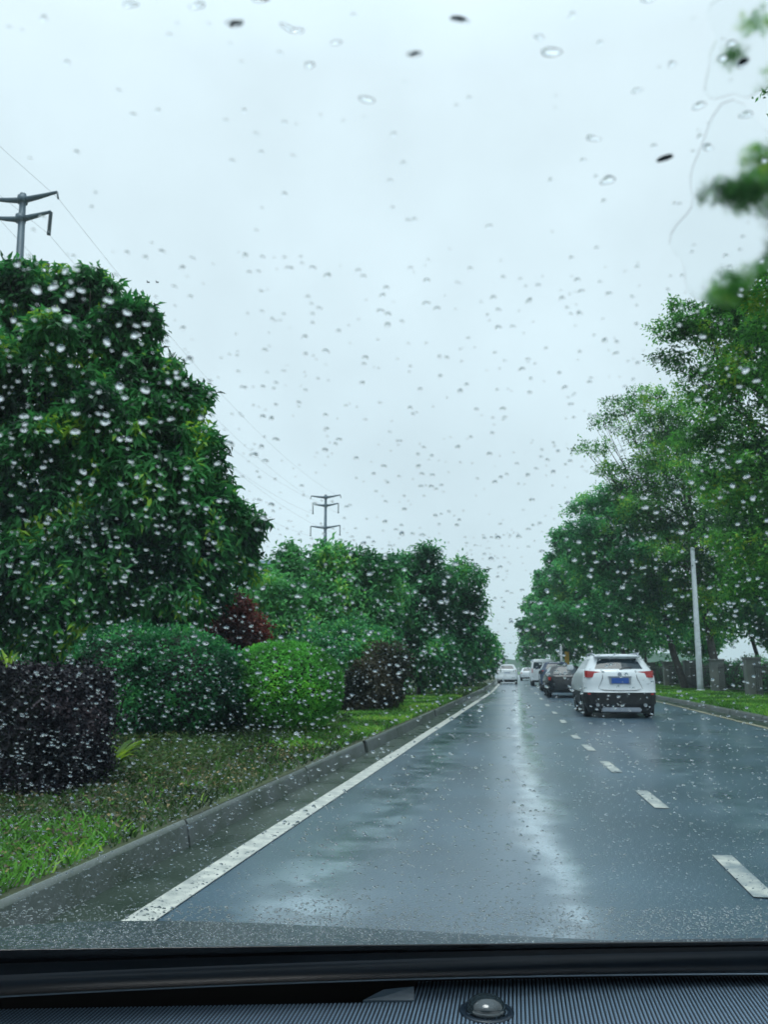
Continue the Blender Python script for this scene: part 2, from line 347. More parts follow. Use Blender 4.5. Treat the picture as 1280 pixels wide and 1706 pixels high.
# lane dashes: each a painted piece of its own
M_dashp = mat('worn_paint', (.50,.51,.46), .4, col2=(.17,.21,.23), nscale=6, bump=.2, bscale=60, ndetail=7)
dpx = [((1277,1497),(1203,1426)),((1104,1347),(1069,1318)),((1029,1287),(1007,1269)),((987,1251),(975,1241)),((963,1231),(956,1225))]
ds = [(G(*a).y, G(*b_).y, G(*a).x, G(*b_).x) for a, b_ in dpx]
ds += [(y, y+w_, XD(y), XD(y+w_)) for y, w_ in ((19.3,1.2),(23.2,1.2),(28,1.5),(34,2),(42,2),(51,2),(61,2))]
for a, b_, xa, xb in ds:
    strip('lane_dash', lambda Y: xa+(xb-xa)*(Y-a)/(b_-a)-.065, lambda Y: xa+(xb-xa)*(Y-a)/(b_-a)+.065, [a, (a+b_)/2, b_], .008, M_dashp, parent=marks)
print('dashes', [tuple(round(q, 2) for q in d) for d in ds])

# kerbs: one stone after another
def kerb(name, fx, side, joints, gaps, top, h, m):
    k = empty(name, (fx(4), 4, 0), kind='structure')
    for a, b_ in zip(joints[:-1], joints[1:]):
        g = gaps.get(a, .018); bm = bmesh.new(); y0, y1 = a+g, b_-.018
        jz = random.uniform(-.006, .006); w0, w1 = 0, top
        vs = []
        for Y in (y0, y1):
            x = fx(Y); s = side
            for dx, z in ((0, -.02), (s*.03, h-.03+jz), (s*.05, h+jz), (s*top, h+jz), (s*top, -.02)):
                vs.append(bm.verts.new((x+dx, Y, z)))
        for j in range(5):
            f = (vs[j], vs[(j+1) % 5], vs[5+(j+1) % 5], vs[5+j]); bm.faces.new(f if side > 0 else f[::-1])
        bm.faces.new(vs[:5][::-1]); bm.faces.new(vs[5:])
        bmesh.ops.recalc_face_normals(bm, faces=bm.faces)
        obj('kerb_stone', bm, m, k)
    return k
jl = [-4+i*3.13+.1 for i in range(0, 3)]+[5.6, 8.75, 11.9, 15.0, 18.1, 21.2]+[24.3+i*3.1 for i in range(0, 26)]
jl = sorted(set(round(j, 2) for j in jl))
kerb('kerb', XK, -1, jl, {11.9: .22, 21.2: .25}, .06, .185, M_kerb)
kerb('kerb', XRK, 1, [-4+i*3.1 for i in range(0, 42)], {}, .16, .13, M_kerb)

# verges
def verge(name, fa, fb, ys, z, m, nx, amp):
    v = []; q = []
    for i, Y in enumerate(ys):
        for j in range(nx+1):
            t = j/nx; v.append((fa(Y)*(1-t)+fb(Y)*t, Y, z+(amp*(math.sin(Y*1.3+t*9)+math.sin(Y*.7-t*17))*min(1, t*4) if amp else 0)))
    for i in range(len(ys)-1):
        for j in range(nx):
            a = i*(nx+1)+j; q.append((a, a+1, a+nx+2, a+nx+1))
    return link(name, nm(name, v, q), m, None, True)
vl = verge('verge', lambda Y: XK(Y)-.055, lambda Y: -60, YS, .185, M_soil, 40, .02); tag(vl, kind='structure')
M_lawn = mat('lawn', (.04,.11,.015), .7, col2=(.07,.19,.025), nscale=.8, bump=.5, bscale=14)
vr = verge('verge', lambda Y: XRK(Y)+.15, lambda Y: XRK(Y)+60, YS, .12, M_lawn, 30, .01); tag(vr, kind='structure')

def grass(name, n, fx, y0, y1, w, h, m, z, dens=None, yp=1.6):
    """blades, denser near; fx gives the start in X, w the width of the strip"""
    Y = y0+(y1-y0)*RNG.random(n)**yp; X = np.array([fx(y) for y in Y])+w*RNG.random(n)
    if dens is not None:
        k = np.array([dens(x, y) for x, y in zip(X, Y)]) > RNG.random(n); X, Y = X[k], Y[k]
    n = len(X); sc = (1+Y/25.)
    P = np.stack([X, Y, np.full(n, z)], 1); a = RNG.uniform(0, 6.28, n); hh = h*RNG.uniform(.5, 1.3, n)*np.minimum(sc, 1.6)
    D = unit(np.stack([np.cos(a)*.6, np.sin(a)*.6, np.full(n, 1.0)], 1)); T = unit(np.cross(D, RNG.normal(size=(n, 3))))
    wv = (.0055*sc*RNG.uniform(.7, 1.4, n))[:, None]
    mid = P+D*hh[:, None]*.6; tip = mid+unit(D+np.stack([np.cos(a), np.sin(a), np.full(n, -.3)], 1)*.6)*hh[:, None]*.5
    v = np.stack([P-T*wv, P+T*wv, mid+T*wv*.8, mid-T*wv*.8, tip], 1).reshape(-1, 3); i = np.arange(n)*5
    f = np.concatenate([np.stack([i, i+1, i+2], 1), np.stack([i, i+2, i+3], 1), np.stack([i+3, i+2, i+4], 1)])
    o = link(name, nm(name, v, f), m); return tag(o, kind='stuff')
def near_bright(x, y):           # the fresh patches of the left verge
    c = 0
    for (cx, cy, rx, ry) in ((-3.1, 4.1, .85, 1.5), (-3.0, 15.5, 1.5, 5.5), (-2.9, 26, 1.5, 8), (-2.5, 14.0, .6, 2.5)):
        c = max(c, 1-((x-cx)/rx)**2-((y-cy)/ry)**2)
    return min(1, max(0, c*1.6+.25*math.sin(x*9+y*4)*math.sin(y*7-x*3)))
g1 = grass('grass', 130000, lambda Y: XK(Y)-5.15, 2.6, 45, 5.05, .08, M_grass, .18, near_bright)
tag(g1, 'fresh green grass in patches along the left kerb', 'grass')
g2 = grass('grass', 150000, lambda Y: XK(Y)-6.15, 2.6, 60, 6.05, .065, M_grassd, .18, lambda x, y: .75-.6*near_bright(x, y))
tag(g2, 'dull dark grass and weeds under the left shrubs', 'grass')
g3 = grass('grass', 90000, lambda Y: XRK(Y)+.18, 12, 80, 5.5, .07, M_grass, .12, None, 1.2)
tag(g3, 'bright green lawn strip between the right kerb and the pillars', 'grass')
# leaf litter and low ground cover
n = 9000; Y = 3+14*RNG.random(n)**1.3; X = np.array([XK(y) for y in Y])-.25-3.2*RNG.random(n)
P = np.stack([X, Y, .21+.05*RNG.random(n)], 1); D = RNG.normal(size=(n, 3)); D[:, 2] *= .25
v, f = leaves(P, D, np.tile([0, 0, 1.], (n, 1))+RNG.normal(scale=.3, size=(n, 3)), RNG.uniform(.02, .055, n), RNG.uniform(.015, .03, n))
tag(link('leaf_litter', nm('leaf_litter', v, f), M_litter), 'brown fallen leaves on the verge beside the left kerb', 'leaves', kind='stuff')
n = 16000; Y = 7+9*RNG.random(n); X = np.array([XK(y) for y in Y])-1.0-4*RNG.random(n)
P = np.stack([X, Y, .19+.16*RNG.random(n)], 1); D = RNG.normal(size=(n, 3)); D[:, 2] = abs(D[:, 2])*.6
v, f = leaves(P, D, np.tile([0, 0, 1.], (n, 1))+RNG.normal(scale=.4, size=(n, 3)), RNG.uniform(.04, .09, n), RNG.uniform(.02, .035, n))
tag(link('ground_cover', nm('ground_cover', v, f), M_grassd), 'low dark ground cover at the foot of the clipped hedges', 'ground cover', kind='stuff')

# ------------------------------------------------------------------ far setting: hazy tree line, pale building
def ridge(name, x0, x1, Y, h, m, seed):
    rg = random.Random(seed); bm = bmesh.new(); n = 90; pr = []
    for i in range(n+1):
        x = x0+(x1-x0)*i/n; pr.append((x, h*(.6+.25*math.sin(i*.7+seed)+.25*rg.random())))
    for i in range(n):
        a, b_ = pr[i], pr[i+1]
        v = [bm.verts.new(p) for p in ((a[0], Y, -1), (b_[0], Y, -1), (b_[0], Y+6, b_[1]), (a[0], Y+6, a[1]), (b_[0], Y+40, -1), (a[0], Y+40, -1))]
        bm.faces.new((v[0], v[1], v[2], v[3])); bm.faces.new((v[3], v[2], v[4], v[5]))
    return obj(name, bm, m)
M_farwood = mat('far_wood', (.03,.09,.05), .9, noise=.4, nscale=.2)
tag(ridge('distant_wood', -500, 500, 420, 9, M_farwood, 3), 'hazy low wood on the horizon at the end of the road', 'wood', kind='stuff')

bA, bB = U(395, 935, 95), U(640, 935, 95)
bt = empty('warehouse', ((bA.x+bB.x)/2, 95, 0), 'pale blue building with flat roof glimpsed behind the left trees', 'building')
M_bl = mat('pale_blue_siding', (.42,.56,.66), .5, noise=.06, nscale=.3); M_rf = mat('roof_edge', (.30,.42,.52), .5, noise=.1)
M_win = mat('window_dark', (.10,.16,.2), .1, noise=.2)
bm = box(bmesh.new(), bA.x, bB.x, 95, 115, 0, bA.z-.5, .02); obj('wall', bm, M_bl, bt)
bm = box(bmesh.new(), bA.x-.3, bB.x+.3, 94.7, 115.3, bA.z-.497, bA.z, .03); obj('roof', bm, M_rf, bt)
for i in range(7):
    for j in range(3):
        x = bA.x+1.2+i*2.4; z = 2.5+j*3.6; bm = bmesh.new()
        if x+1.5 < bB.x:
            wf = obj('window', box(bm, x, x+1.4, 94.93, 94.997, z, z+1.5), M_rf, bt)
            obj('pane', box(bmesh.new(), x+.1, x+1.3, 94.90, 94.927, z+.1, z+1.4), M_win, wf)

# ------------------------------------------------------------------ power towers and lines
def tower(px, top, Y, arms, label, half_px):
    b_ = U(px, top, Y); H = b_.z; X = b_.x; k = ppm(Y)*1.03
    t = empty('power_tower', (X, Y, 0), label, 'power tower', 'power towers behind the left trees')
    lean = .05*H if px < 100 else 0
    bm = tube(bmesh.new(), [(X+lean, Y, 0), (X+lean*.5, Y, H*.5), (X, Y, H+.35)], [.62, .42, .25], 12); obj('pole', bm, M_steel, t, True)
    ends = []
    for (dz, hw, ins) in arms:
        z = H-dz
        bm = bmesh.new()
        for s in (-1, 1):
            tube(bm, [(X, Y, z-.25), (X+s*hw*.5, Y, z-.05), (X+s*hw, Y, z+.2)], [.27, .2, .11], 8)
        tube(bm, [(X, Y, z-.5), (X, Y, z+.1)], [.42, .42], 12)
        obj('crossarm', bm, M_steel, t, True)
        for s in (-1, 1):
            if ins:
                bm = bmesh.new(); zz = z+.15; pr = []
                for q in range(14):
                    pr += [(.06, -q*ins/14), (.17, -q*ins/14-.04), (.06, -q*ins/14-.09)]
                lathe(bm, pr[::-1], (X+s*hw, Y, zz), 'z', 8); lathe(bm, [(.16, -ins-.25), (.16, -ins)], (X+s*hw, Y, zz), 'z', 8)
                obj('insulator', bm, M_insul, t, True); ends.append(Vector((X+s*hw, Y, zz-ins-.2)))
            else:
                bm = tube(bmesh.new(), [(X+s*hw, Y, z+.2), (X+s*(hw+.15), Y, z-.45)], [.08, .08], 6); obj('insulator', bm, M_insul, t, True)
                ends.append(Vector((X+s*(hw+.15), Y, z-.4)))
    return t, ends
tn, en = tower(38, 330, 52, [(.0, 3.1, 0), (1.75, 2.7, 1.8), (6.4, 2.9, 1.8)], 'tall grey tubular power tower rising behind the big left tree', 0)
tf, ef = tower(543, 827, 152, [(.0, 3.1, 0), (1.75, 2.7, 1.8), (6.4, 3.1, 1.8)], 'distant grey power tower with three crossarms above the middle trees', 0)
M_wire = mat('wire', (.12,.16,.19), .5, noise=.1)
wl = ['top right wire sagging between the two power towers', None, None]
names = ['upper left', 'upper right', 'middle left', 'middle right', 'lower left', 'lower right']
for i, (a, b_) in enumerate(zip(en, ef)):
    def span(p, q, sag, n_=24): return [p.lerp(q, t/n_)-Vector((0, 0, sag*4*(t/n_)*(1-t/n_))) for t in range(n_+1)]
    back = Vector((a.x-(b_.x-a.x)*.8, a.y-80, a.z+0))
    bm = tube(bmesh.new(), span(back, a, 1.5, 14)[:-1]+span(a, b_, 3.2, 24), .014, 4)
    tag(obj('power_line', bm, M_wire, None), 'thin power line hung from the %s arm ends of both towers' % names[i], 'wire', 'power lines between the towers')

# ------------------------------------------------------------------ left side planting
big = [(-60,560,130,15),(35,505,88,15),(135,515,80,15.5),(200,560,72,15),(70,650,140,14.5),(235,650,78,15),(290,680,60,15.3),(180,730,110,14.2),
       (60,820,150,14),(320,760,62,15.2),(230,830,110,14.3),(345,830,58,15.5),(385,880,50,15.8),(300,900,95,14.8),(385,930,45,16),(150,930,130,14),
       (20,960,130,13.6),(-110,760,160,14),(250,985,85,14.5),(345,980,45,15.5),(-120,930,150,14),(120,1010,90,13.5)]
tree('broadleaf_tree', big, (-8.6, 15.2, .18), 'huge dark broadleaf tree with drooping leaf clusters, beneath the near power tower', spr=20000, nl=8, ln=.24, wd=.08, m=M_big, trunk_r=.26, droop=.8, fill=.72, rough=.10, scat=.22, sat=7, satk=dict(size=(.2,.38), squash=.8, reach=.97))
lt = [(432,1000,34,24),(455,975,28,25),(495,950,34,26),(545,935,30,26),(520,1000,55,25.5),(465,1030,48,24),(590,960,35,26.5),(580,1020,58,26),(640,985,40,27),(535,1060,50,25),(610,930,18,26.5),(480,920,14,26),(450,1060,45,24)]
tree('broadleaf_tree', lt, (-6.3, 26, .18), 'light green loose-crowned tree beside the distant power tower', spr=5500, nl=6, ln=.22, wd=.10, m=M_light, trunk_r=.14, droop=.4, fill=.6, sat=5, satk=dict(squash=.8))
dk = [(665,975,42,33),(715,960,40,33),(757,978,38,33.5),(785,1010,30,34),(700,1020,60,32.5),(765,1060,46,33.5),(650,1040,50,32),(720,1090,55,32.5),(785,1080,30,34),(640,1100,45,31),(690,945,22,33)]
tree('broadleaf_tree', dk, (-3.9, 33.5, .18), 'round dark green tree at the kerb, rightmost large tree of the left side', spr=6000, nl=6, ln=.23, wd=.10, m=M_dark, trunk_r=.17, droop=.5, fill=.65, sat=5, satk=dict(squash=.8))
mid = [(590,1075,45,22),(620,1110,45,21.5),(560,1110,45,21),(520,1090,45,21.5),(640,1080,30,22)]
tree('dark_bush', mid, (-4.9, 21.5, .18), 'dark green bush in shade between the clipped dome and the round tree', spr=3000, nl=6, ln=.13, wd=.06, m=M_dark, trunk_r=.07, limb=False, cat='bush', droop=.3)
tree('brown_bush', [(645,1110,38,20.5),(610,1140,36,20),(640,1150,30,20.3),(590,1155,30,19.8)], (-4.1, 20.2, .18), 'brownish dark bush beside the grass patch, right of the clipped dome', spr=2600, nl=6, ln=.10, wd=.05, m=M_brown, trunk_r=.06, limb=False, cat='bush', droop=.3)
tree('red_maple', [(395,1020,28,18),(370,1045,30,18),(415,1050,30,18.2),(395,1070,40,18),(345,1050,18,17.8)], (-6.6, 18, .18), 'small red-leaved tree behind the clipped green hedges', spr=1900, nl=6, ln=.12, wd=.06, m=M_red, trunk_r=.06, droop=.6, cat='tree')
tree('broadleaf_tree', [(330,1030,50,21),(400,1000,25,22),(300,1000,50,22),(350,1050,50,20)], (-8.6, 21.5, .18), 'pale green tree half hidden between the huge left tree and the red-leaved tree', spr=1700, nl=6, ln=.16, wd=.08, m=M_light, trunk_r=.09, droop=.4)
far_l = [[(790,1075,27,50),(800,1100,25,50),(770,1100,30,49),(812,1085,14,51)], [(810,1085,20,72),(820,1100,16,72),(800,1070,20,72)], [(822,1098,12,105),(812,1085,12,105)]]
lab = ['dark tree behind the round tree on the left, nearest of the faded ones', 'small faded tree in the left row, second of the faded ones', 'faintest and farthest tree on the left of the road']
for L_, lb in zip(far_l, lab):
    c = U(L_[0][0], 1100, L_[0][3]); tree('broadleaf_tree', L_, (c.x-.5, c.y, .18), lb, 'faded trees far along the left kerb', spr=1500, nl=5, ln=.3, wd=.16, m=M_dark, trunk_r=.14, limb=False)
# trees behind, closing the view on the left under the crowns
for i, L_ in enumerate([[(60,1030,110,24),(-60,1000,120,24)], [(200,1020,90,26),(290,1040,60,26)]]):
    c = U(L_[0][0], 1100, L_[0][3]); tree('broadleaf_tree', L_, (c.x, c.y, .18), ['dark shrubby tree under the huge left crown at the picture edge', 'dark shrubby tree behind the big clipped shrub'][i], spr=2200, nl=6, ln=.2, wd=.09, m=M_dark, trunk_r=.1, limb=False)

def clipped(name, lobes, base, label, m, spr, ln, wd, core, cat='hedge', **kw):
    kw.setdefault('rough', .05)
    t = empty(name, base, label, cat)
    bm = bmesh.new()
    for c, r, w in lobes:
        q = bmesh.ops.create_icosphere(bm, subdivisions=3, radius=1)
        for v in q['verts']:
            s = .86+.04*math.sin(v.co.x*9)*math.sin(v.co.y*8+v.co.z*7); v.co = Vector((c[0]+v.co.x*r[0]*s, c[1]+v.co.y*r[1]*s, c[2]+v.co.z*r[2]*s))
    obj('shade_core', bm, core, t)
    foliage('foliage', lobes, spr, 6, ln, wd, m=m, parent=t, fill=.95, droop=.05, up=.4, **kw)
    return t
M_core = mat('core_shade', (.012,.018,.010), .9, noise=.5, nscale=20, bump=.8, bscale=30)  # solid hedge core; shade behind the leaves put into its dark colour
def E(px, py, rx, rz, Y, ry=None):
    c = U(px, py, Y); k = ppm(Y); return (tuple(c), (rx*k, (ry or rx)*k, rz*k), 1)
clipped('clipped_hedge', [E(470,1146,105,79,13.0,90)], (-4.0, 13, .18), 'clipped dome hedge with bright green top, beside the grass patch', M_hedge2, 9000, .045, .026, M_core, rough=.01, scat=.3)
clipped('clipped_hedge', [E(285,1135,115,92,11.8,100),(tuple(U(215,1125,11.6)),(1.0,.9,.8),1),E(375,1150,60,68,12.6,70),E(330,1100,55,40,12.2,60),E(200,1175,70,60,11.2,60)], (-5.8, 11.8, .18), 'broad dark green clipped hedge between the purple hedge and the bright dome', M_hedge, 8500, .065, .036, M_core)
# the purple hedge: a clipped block
pc = G(165, 1332, .18); hy0 = pc.y; hx1 = U(172, 1300, hy0+1.0).x; hz = U(80, 1127, hy0+.3).z
ph = empty('purple_hedge', (hx1-1.5, hy0+.8, .18), 'clipped block hedge with dark purple leaves at the left edge', 'hedge')
bm = box(bmesh.new(), hx1-4.2, hx1-.08, hy0+.08, hy0+1.0, .1, hz-.08, .08); obj('shade_core', bm, M_core, ph)
n = 5200; fc = RNG.integers(0, 3, n); a = RNG.random((n, 2))
P = np.zeros((n, 3)); O = np.zeros((n, 3))
for i in range(n):
    if fc[i] == 0: P[i] = (hx1-4.2*a[i, 0], hy0, .2+(hz-.2)*a[i, 1]); O[i] = (0, -1, 0)
    elif fc[i] == 1: P[i] = (hx1-4.2*a[i, 0], hy0+1.0*a[i, 1], hz); O[i] = (0, 0, 1)
    else: P[i] = (hx1, hy0+1.0*a[i, 0], .2+(hz-.2)*a[i, 1]); O[i] = (1, 0, 0)
P += RNG.normal(scale=.05, size=P.shape); P = np.repeat(P, 6, 0); O = np.repeat(O, 6, 0); n = len(P)
P += RNG.normal(scale=.03, size=P.shape)
v, f = leaves(P, O*.7+RNG.normal(size=(n, 3))*.8, O+RNG.normal(scale=.5, size=(n, 3))+np.array([0, 0, .6]), RNG.uniform(.03, .065, n), RNG.uniform(.02, .035, n))
link('foliage', nm('foliage', v, f), M_purp, ph)

def rosette(name, base, n_, ln, label, m, wd=.028, upr=.8, lean=1.0):
    t = empty(name, base, label, 'plant'); base = Vector(base)
    for k in range(n_):
        a = random.uniform(0, 6.28); l_ = ln*random.uniform(.7, 1.15); pts = []
        for s in range(6):
            u_ = s/5; pts.append(base+Vector((math.cos(a), math.sin(a), 0))*l_*lean*u_*.8+Vector((0, 0, l_*(upr*u_-.75*u_*u_))))
        T = Vector((-math.sin(a), math.cos(a), 0)); bm = bmesh.new(); rows = []
        for s, p in enumerate(pts):
            w_ = wd*math.sin(PI*(.12+.86*s/5)); rows.append((bm.verts.new(p-T*w_), bm.verts.new(p-Vector((0, 0, w_*.5))), bm.verts.new(p+T*w_)))
        for s in range(5):
            for j in range(2): bm.faces.new((rows[s][j], rows[s][j+1], rows[s+1][j+1], rows[s+1][j]))
        obj('leaf', bm, m, t, True)
    return t
rosette('leafy_plant', G(180, 1290, .2), 34, .52, 'yellow green plant with long arching leaves at the foot of the purple hedge', M_yell, .022, 1.3)
rosette('sprout', U(130, 1140, 6.9), 9, .16, 'small bright green sprout poking up at the corner of the purple hedge', M_yell, .03, 1.5, .5)
rosette('fern_sprig', U(12, 1118, 6.9), 10, .26, 'yellowish feathery sprig above the purple hedge at the picture edge', M_yell, .012, 1.5, .9)

# ------------------------------------------------------------------ right side: trees, pillars, lamp post
rt = [
 ([(1290,310,55,19,.6),(1235,322,34,19,.6),(1192,322,24,19,.5,.6),(1262,262,26,19,.5,.6),(1262,478,44,19,.6),(1215,474,26,19,.6),(1300,130,30,19,.5,.4),(1262,36,22,19,.4,.25),(1225,92,12,19,.5,.2),(1360,400,75,19),(1350,560,90,19),(1380,250,90,19)],
  (11.0, 20, .12), 'nearest right tree, its leaf plates reaching in from the upper right corner', 4200, .15, .07, M_right, .28),
 ([(1170,545,48,27,.55),(1115,548,34,27,.5),(1135,512,22,27,.5,.6),(1230,560,70,27,.6),(1215,500,40,27,.6),(1275,600,70,27,.8),(1120,600,30,27,.5),(1180,640,55,27,.6),(1250,700,80,27),(1300,820,95,27),(1225,790,60,27),(1285,930,75,27),(1300,520,60,27)],
  (11.3, 28, .12), 'second right tree, airy crown over a dark trunk at the right edge', 9000, .17, .08, M_right, .24),
 ([(1040,680,34,45.5,.5),(1005,700,22,45.5,.5,.6),(988,748,30,45.5,.35),(1010,782,24,45.5,.35),(1075,660,32,45.5,.5),(1090,720,50,45.5,.7),(1060,790,45,45.5,.6),(1150,700,60,45.5,.8),(1150,820,85,45.5),(1080,850,55,45.5,.8),(1210,880,85,45.5),(1130,930,75,45.5),(1180,990,55,45.5)],
  (11.2, 46, .12), 'third right tree, with flat branches stretched far over the road behind the pale pole', 9500, .2, .09, M_right, .24),
 ([(1010,835,44,48,.6),(975,845,26,48,.6),(965,890,34,48,.6),(1020,900,60,47),(1070,920,70,47),(990,950,46,48),(1040,1000,60,47),(1100,1010,50,47)],
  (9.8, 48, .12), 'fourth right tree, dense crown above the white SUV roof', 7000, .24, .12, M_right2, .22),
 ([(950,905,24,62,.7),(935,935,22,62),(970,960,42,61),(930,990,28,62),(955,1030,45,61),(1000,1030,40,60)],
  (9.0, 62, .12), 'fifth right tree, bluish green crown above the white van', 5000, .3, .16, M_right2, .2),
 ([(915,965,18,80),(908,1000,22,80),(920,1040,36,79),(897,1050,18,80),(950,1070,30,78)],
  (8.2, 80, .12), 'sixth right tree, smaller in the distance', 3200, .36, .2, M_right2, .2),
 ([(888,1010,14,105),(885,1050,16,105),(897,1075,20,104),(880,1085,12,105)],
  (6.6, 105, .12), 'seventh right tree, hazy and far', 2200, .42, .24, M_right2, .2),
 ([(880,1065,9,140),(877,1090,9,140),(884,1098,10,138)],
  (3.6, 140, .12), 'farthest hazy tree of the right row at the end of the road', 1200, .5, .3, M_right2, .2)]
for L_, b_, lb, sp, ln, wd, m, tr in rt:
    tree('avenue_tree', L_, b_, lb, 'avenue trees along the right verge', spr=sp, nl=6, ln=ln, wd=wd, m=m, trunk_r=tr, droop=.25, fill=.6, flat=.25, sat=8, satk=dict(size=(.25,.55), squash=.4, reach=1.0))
bk = [([(1170,1062,26,60),(1135,1050,30,60),(1195,1045,18,60)], 'low dark tree between the pale pole and the bright gap beyond the fence'), ([(1300,1050,32,50),(1280,1000,40,50),(1245,1000,22,50)], 'dark tree beyond the fence at the right picture edge'),
      ([(1240,990,60,52),(1180,1020,50,54),(1290,960,80,50),(1110,1040,45,58)], 'dark tree beyond the pillars, behind the pale pole'),
      ([(1060,1050,40,70),(1020,1060,35,74),(1090,1020,45,68)], 'dark tree beyond the fence, behind the white SUV')]
for L_, lb in bk:
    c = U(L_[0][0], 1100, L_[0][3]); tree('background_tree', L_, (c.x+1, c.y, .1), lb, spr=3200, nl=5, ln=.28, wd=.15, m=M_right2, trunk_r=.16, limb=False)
# spaced trunks seen under the crowns
# fence pillars with a low railing between
FX = lambda Y: XRK(Y)+4.1
pf = empty('pillar_fence', (FX(36), 36, .12), 'row of grey rendered pillars with dark railings at the back of the right lawn', 'fence')
py_ = [23.5, 29.6, 36.2, 42.2, 48.5, 55, 61.5, 68, 75, 82]
for i, Y in enumerate(py_):
    X = FX(Y); bm = box(bmesh.new(), X-.3, X+.3, Y-.3, Y+.3, .1, 1.68, .015)
    p = obj('pillar', bm, M_pillar, pf); bm = box(bmesh.new(), X-.34, X+.34, Y-.34, Y+.34, 1.683, 1.77, .02); obj('cap', bm, M_pillar, p)
    if i+1 < len(py_):
        Y2 = py_[i+1]; bm = bmesh.new(); X2 = FX(Y2)
        for z in (.35, 1.35): tube(bm, [(X, Y+.3, z), (X2, Y2-.3, z)], .025, 4)
        nb = 22 if Y < 60 else 8
        for k in range(nb):
            t_ = (k+.5)/nb; x = X+(X2-X)*t_; y = Y+.3+(Y2-Y-.6)*t_; tube(bm, [(x, y, .12), (x, y, 1.5)], .014, 4)
        tag(obj('railing', bm, M_iron, pf), kind='stuff')
hl = []
for i in range(16):
    Y = 26+i*4.2; hl.append(((FX(Y)+1.9, Y, .85), (1.1, 2.6, .95+.12*math.sin(i*2.1)), 1))
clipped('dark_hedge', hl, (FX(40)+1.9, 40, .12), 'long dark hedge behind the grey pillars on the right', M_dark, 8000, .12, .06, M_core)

lp = G(1168, 1152, .12); lt_ = U(1154, 915, lp.y); lp_ = empty('pale_pole', lp, 'tall straight pale grey pole on the right lawn before the pillars', 'pole')
bm = tube(bmesh.new(), [(lp.x, lp.y, .1), (lp.x, lp.y, .5), (lt_.x, lp.y, lt_.z)], [.19, .16, .11], 14); obj('shaft', bm, M_conc, lp_, True)
bm = lathe(bmesh.new(), [(.26, .0), (.26, .06), (.18, .12)], (lp.x, lp.y, .12), 'z', 14); obj('base', bm, M_conc, lp_)
bm = lathe(bmesh.new(), [(.13, .0), (.13, .05), (.04, .12)], (lt_.x, lp.y, lt_.z-.01), 'z', 14); obj('cap', bm, M_conc, lp_)
# thin pole and yellow sign far on the right
q = U(937, 1125, 66); t_ = empty('sign_post', (q.x+2.2, 66, .12), 'slim pale pole behind the dark cars', 'pole'); x = q.x
t_.location.x = x; obj('pole', tube(bmesh.new(), [(x, 66, 0), (x, 66, 3.4)], [.11, .08], 8), M_conc, t_, True)
obj('base', box(bmesh.new(), x-.2, x+.2, 65.8, 66.2, 0, .18, .02), M_conc, t_)
q = U(945, 1098, 64); t_ = empty('yellow_sign', (q.x, 64, .12), 'narrow upright yellow sign panel above the dark cars', 'sign')
obj('post', tube(bmesh.new(), [(q.x, 64, .1), (q.x, 64, q.z-.5)], .05, 8), M_conc, t_, True)
obj('panel', box(bmesh.new(), q.x-.17, q.x+.17, 63.9, 63.98, q.z-.62, q.z+.6, .02), M_yellow, t_)

# two birds
for px, lb in ((247, 'tiny dark bird in the sky right of the big tree, left one of two'), (262, 'tiny dark bird in the sky right of the big tree, right one of two')):
    c = U(px, 471, 60); bm = bmesh.new()
    tube(bm, [c+Vector((-.16, 0, 0)), c+Vector((-.06, 0, .02)), c+Vector((.06, 0, .02)), c+Vector((.13, 0, .04)), c+Vector((.18, 0, .03))], [.015, .05, .055, .035, .006], 8)
    for s in (-1, 1):
        a = [c+Vector((-.04, 0, .03)), c+Vector((.06, 0, .03)), c+Vector((-.02, s*.26, .08)), c+Vector((-.09, s*.2, .06))]
        vs = [bm.verts.new(p) for p in a]; bm.faces.new(vs)
    tag(obj('bird', bm, M_iron), lb, 'bird', 'birds in the sky')

# ------------------------------------------------------------------ vehicles
def ring_pts(w, y0, y1, rc, dz, z):
    """rounded outline of the body at one height; 36 points, the first 8 across the rear"""
    pts = []; rc = min(rc, w*.95, (y1-y0)*.45)
    for k in range(8): pts.append((-w+rc+(2*w-2*rc)*k/7, y0, 0))
    for k in range(1, 5): a = -PI/2+PI/2*k/5; pts.append((w-rc+rc*math.cos(a), y0+rc+rc*math.sin(a), 1))
    for k in range(8): pts.append((w, y0+rc+(y1-y0-2*rc)*k/7, 2))
    for k in range(1, 5): a = PI/2*k/5; pts.append((w-rc+rc*math.cos(a), y1-rc+rc*math.sin(a), 3))
    for k in range(8): pts.append((w-rc-(2*w-2*rc)*k/7, y1, 4))
    for k in range(1, 5): a = PI/2+PI/2*k/5; pts.append((-w+rc+rc*math.cos(a), y1-rc+rc*math.sin(a), 5))
    for k in range(8): pts.append((-w, y1-rc-(y1-y0-2*rc)*k/7, 6))
    for k in range(1, 5): a = PI+PI/2*k/5; pts.append((-w+rc+rc*math.cos(a), y0+rc+rc*math.sin(a), 7))
    L_ = 4.7
    # the rear face bows backwards a little
    o_ = []
    for (x, y, s) in pts:
        b_ = .07*(1-(x/w)**2) if s == 0 else 0
        o_.append((Vector((x, y-b_, z+dz*(y/L_))), s))
    return o_
